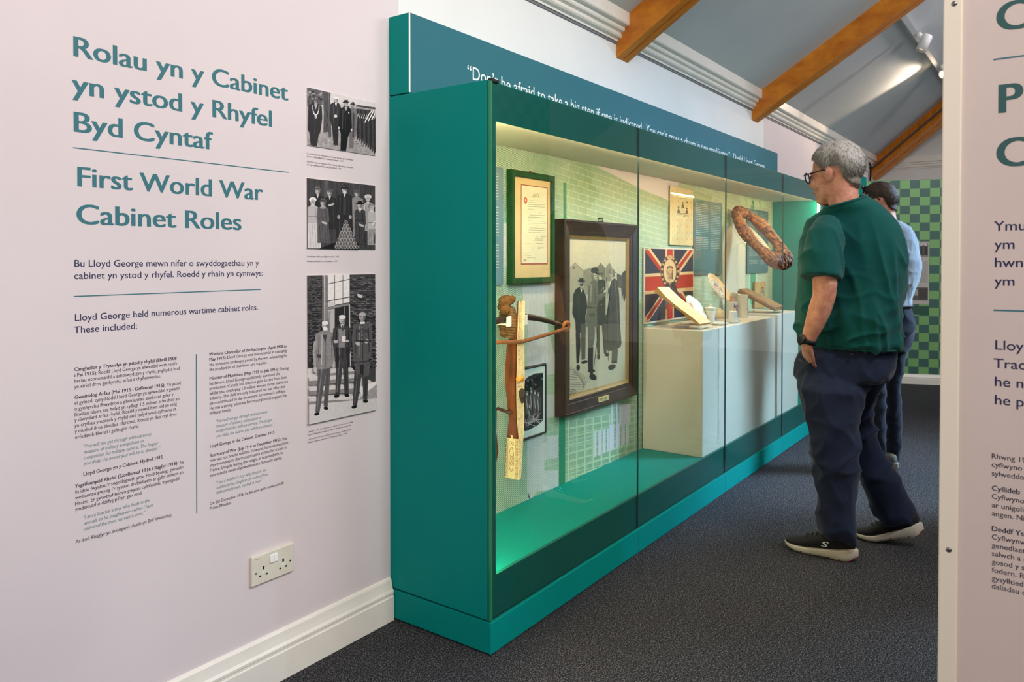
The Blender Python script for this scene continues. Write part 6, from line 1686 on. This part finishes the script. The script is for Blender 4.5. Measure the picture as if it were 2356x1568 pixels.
# T-shirt
TS = cloth('green_jersey', (2, 80, 76))
sh = MB()
sh.loft([hsec(1897, 1991, 463, D - .018, 1.0, PH, 2.1, 36, .30), hsec(1890, 2009, 474, D - .008, .86, PH, 2.3, 36, .20), hsec(1879, 2025, 490, D, .66, PH, 2.4, 36, .08)] + [hsec(a, b, v, d, k, PH, 2.5, 36, 0, 0.0) for a, b, v, d, k in SH[3:]])
ptube(sh, [(1906, 508, 3.27, .052), (1898, 545, 3.228, .078), (1891, 592, 3.20, .083), (1888, 640, 3.184, .084)], 26)
ptube(sh, [(2020, 510, 3.43, .052), (2028, 545, 3.46, .076), (2029, 590, 3.50, .080), (2027, 632, 3.53, .080)], 24)
def shirt_fold(co, n):
    r = co - Vector((3.63, .72, 0)); s_ = r.dot(AH)
    v = Vector((s_ * 15 + co.z * 3.0, r.dot(BH) * 6, co.z * 2.2)); a = 1 - abs(noise.noise(v)) * 2.4
    v2 = Vector((s_ * 7 - co.z * 5, r.dot(BH) * 5, co.z * 13)); b = 1 - abs(noise.noise(v2)) * 2.6
    low = max(0, min(1, (1.30 - co.z) / .3)); mid = max(0, min(1, (1.48 - co.z) / .2))
    return co + n * (.013 * max(a, 0) ** 2 * mid + .012 * max(b, 0) ** 2.5 * low - .003)
tsh = fuse(sh, 't_shirt', TS, gm, .0075, 5, shirt_fold)
MB().tube([p + (p - atd(1949, 470, D)).normalized() * .0 for p in hsec(1900, 1990, 464, D - .018, 1.0, PH, 2.1, 40, .30)], .0065, 8, 1, ZU, True).build('collar_rib', TS, tsh)
MB().tube(hsec(1862, 2054, 796, D, .75, PH, 2.5, 48), .004, 6, 1, ZU, True).build('hem_stitch', TS, tsh)
# trousers
TR = cloth('navy_chino', (28, 37, 60), .9, 700, .10)
tr = MB()
tr.loft([hsec(a, b, v, d, k, PH * .6, 2.4, 32) for a, b, v, d, k in [(1868, 2050, 784, D, .74)] + PEL])
tr.loft([hsec(a, b, v, d, min(k, 1.15) * .92, 0, 2.2, 28, -.0 if v < 1200 else -.22) for a, b, v, d, k in LL])
tr.loft([hsec(a, b, v, d, min(k, 1.3) * .92, 0, 2.2, 28, 0 if v < 1160 else .10) for a, b, v, d, k in RL])
def tr_fold(co, n):
    z = co.z; kn = math.exp(-((z - .47) / .16) ** 2); an = math.exp(-((z - .10) / .09) ** 2); hp = math.exp(-((z - .78) / .10) ** 2)
    v = Vector((co.x * 5, co.y * 6, z * 10 + co.y * 6)); a = 1 - abs(noise.noise(v)) * 2.3
    v2 = Vector((co.x * 7, co.y * 7, z * 5 - co.y * 8 + 3)); b = 1 - abs(noise.noise(v2)) * 2.5
    return co + n * (0.018 * max(a, 0) ** 2 * (kn + .6 * an + .35 * hp) + .010 * max(b, 0) ** 2 - .004)
trs = fuse(tr, 'trousers', TR, gm, .008, 4, tr_fold)
q = atd(1960, 816, D - .157); MB().lathe(q, [(0, 0), (.007, 0), (.0085, .002), (.006, .0035), (0, .003)], 16, -FW).build('pocket_button', mat('dark_button', (24, 22, 24), .4), trs)
mb = MB()
pkt = [atd(u, v, d) for u, v, d in ((1839, 826, 3.335), (1845, 832, 3.29), (1854, 838, 3.262), (1864, 838, 3.252), (1872, 826, 3.245), (1880, 812, 3.24))]
mb.tube(smooth_path(pkt), .004, 6); mb.build('pocket_edge', TR, trs)
# watch
wm = mat('black_watch', (18, 18, 20), .4)
c_ = atd(1860, 784, 3.217); ax = (atd(1858, 796, 3.22) - atd(1870, 758, 3.205)).normalized()
e1 = ax.cross(BH).normalized(); e2 = ax.cross(e1).normalized()
wt = MB(); wt.loft([[c_ + ax * h + (e1 * cos(a) * r_ + e2 * sin(a) * r_) for a in [2 * pi * i / 28 for i in range(28)]] for h, r_ in ((-.011, .0300), (-.010, .0335), (.010, .0325), (.011, .029))])
st_ = wt.build('watch_strap', wm, gm)
sd = (e1 if e1.dot(AH) < 0 else -e1); sd = (sd * .92 - BH * .30).normalized()
MB().lathe(c_ + sd * .031, [(0, 0), (.020, 0), (.022, .004), (.022, .010), (.019, .013), (0, .013)], 24, sd).build('watch_case', wm, st_)
UPR = mat('black_knit', (20, 20, 22), .8, bump=.4, bscale=500); SOL = mat('cream_foam_sole', (206, 196, 178), .6, var=.05, vscale=20); RED = mat('red_accent', (170, 24, 48), .5)
shoe(gm, Vector((3.452, .690, 0)), Vector((.02, 1, 0)), 0.0, .292, UPR, SOL, mat('black_lace', (26, 26, 28), .8), RED, True, -1)
shoe(gm, Vector((3.795, .470, 0)), Vector((-.10, 1, 0)), radians(17), .285, UPR, SOL, mat('black_lace', (26, 26, 28), .8), RED, False, -1)

# =================================================================== the second man, farther along
D2 = 4.64
h2 = Head(atd(2021, 464, D2), radians(40), 1.0, radians(10))
g2 = thing('person', Vector((5.08, .84, 0)), 'dark-haired man in grey T-shirt, sunglasses on his head, behind the other visitor', 'person')
P2 = radians(-40)
S2 = [(2014, 2068, 508, D2, .8), (2000, 2077, 518, D2, .65), (1988, 2088, 535, D2, .62), (1980, 2097, 562, D2, .66), (1976, 2104, 600, D2, .72), (1978, 2101, 640, D2, .76), (1980, 2094, 664, D2, .78), (1983, 2088, 686, D2, .80), (1983, 2088, 704, D2, .78)]
PE2 = [(1984, 2087, 698, D2, .78), (1982, 2095, 725, D2, .8), (1982, 2098, 752, D2, .82), (1986, 2094, 785, D2, .82), (1990, 2086, 806, D2, .85)]
R2 = [(2038, 2086, 806, 4.66, .95), (2037, 2080, 838, 4.66, 1), (2036, 2073, 872, 4.66, 1.1), (2034, 2069, 900, 4.66, 1.15), (2035, 2074, 932, 4.66, 1.05), (2034, 2074, 980, 4.66, 1.05), (2036, 2071, 1030, 4.66, 1.1), (2040, 2068, 1056, 4.66, 1.2)]
L2 = [(1990, 2042, 806, 4.60, .95), (1994, 2038, 850, 4.58, 1), (1998, 2036, 900, 4.57, 1.1), (2000, 2037, 940, 4.56, 1.05), (2002, 2038, 990, 4.56, 1.05), (2005, 2037, 1040, 4.56, 1.1), (2008, 2036, 1066, 4.56, 1.2)]
body = MB(); h2.flesh(body)
body.loft([hsec(a + 6, b - 6, v, d, k * .9, P2, 2.3) for a, b, v, d, k in S2])
body.loft([hsec(a + 9, b - 9, v, d, k * .85, 0, 2.1, 24) for a, b, v, d, k in PE2])
for LG, ft in ((R2, (2046, 2062, 1072, 4.66)), (L2, (2014, 2030, 1082, 4.56))):
    body.loft([hsec(a + 8, b - 8, v, d, min(k, 1) * .9, 0, 2, 20) for a, b, v, d, k in LG] + [hsec(*ft, 1, 0, 2, 20)])
ptube(body, [(2082, 540, 4.70, .054), (2090, 590, 4.76, .054), (2090, 650, 4.80, .047), (2070, 672, 4.90, .042), (2040, 678, 4.96, .032)], 18)
w2 = atd(2036, 679, 4.965); hand(body, w2, -AH * .8 + BH * .1, ZU * -.3 - BH, .95, .4)
ptube(body, [(1996, 540, 4.56, .054), (1986, 590, 4.54, .054), (1984, 640, 4.56, .047), (1980, 670, 4.68, .042), (1990, 676, 4.80, .032)], 18)
w2 = atd(1992, 677, 4.81); hand(body, w2, AH * .6 + BH * .5, ZU * -.3 - BH, .95, .4)
fuse(body, 'body', SKIN, g2, .0065, 3)
h2.features(g2, mat('lips', (150, 84, 74), .5))
q = NT('dark_brown_hair'); g_ = q.noise(300, 4, .7, None, (1, 1, .4)); q.l(q.ramp(g_, [(.3, lin(34, 22, 16)), (.7, lin(84, 60, 46))]), q.b.inputs['Base Color']); q.b.inputs['Roughness'].default_value = .6; q.bump(g_, .4, .002)
h2.hair(g2, q.m, low1, .007, 3000, .009, 5)
sg = MB(); DK = mat('sunglass_black', (14, 14, 16), .2)
for y in (-1, 1):
    sg.ell(h2.p(.062, .034 * y, .098), .010, .030, .020, 16, 8, h2.M)
spg = sg.build('sunglass_lenses', DK, g2)
for y in (-1, 1): MB().tube([h2.p(.058, .062 * y, .092), h2.p(.03, .084 * y, .072), h2.p(-.012, .0885 * y, .030), h2.p(-.030, .088 * y, .000)], .0034, 8).build('temple_arm', DK, spg)
TG = cloth('grey_marl_jersey', (138, 146, 154), .9, 500, .10)
sh = MB()
sh.loft([hsec(a, b, v, d, k, P2, 2.4, 32) for a, b, v, d, k in S2])
ptube(sh, [(2070, 532, 4.67, .05), (2078, 556, 4.70, .072), (2082, 600, 4.76, .076), (2080, 628, 4.78, .074)], 22)
ptube(sh, [(2004, 532, 4.60, .05), (1996, 556, 4.58, .072), (1991, 600, 4.55, .076), (1988, 628, 4.55, .074)], 22)
fuse(sh, 't_shirt', TG, g2, .009, 4, folds((12, 12, 7), .009, 2))
TR2 = cloth('dark_navy_cotton', (20, 24, 38), .9, 700, .10)
tr = MB()
tr.loft([hsec(a, b, v, d, k, P2 * .5, 2.4, 28) for a, b, v, d, k in PE2])
for LG in (R2, L2): tr.loft([hsec(a, b, v, d, min(k, 1.15) * .95, 0, 2.2, 24) for a, b, v, d, k in LG])
trs2 = fuse(tr, 'trousers', TR2, g2, .010, 3, folds((5, 6, 7), .009, 4))
MB().tube(hsec(1984, 2089, 702, D2, .79, P2 * .5, 2.4, 40), .011, 8, 1, ZU, True).build('belt', mat('dark_brown_belt', (40, 26, 20), .5), trs2)
GU = mat('grey_suede', (92, 89, 82), .85); GS = mat('grey_sole', (120, 117, 108), .7)
fr_ = on(2054, 1083, 2, 0); fl_ = on(2020, 1092, 2, 0)
for fq in (fr_, fl_):
    shoe(g2, Vector((fq.x, fq.y - .02, 0)), Vector((.35, .94, 0)), 0.0, .28, GU, GS, mat('grey_lace', (90, 86, 80), .8), mat('orange_tab', (214, 96, 40), .6) if fq is fr_ else None, False, -1)
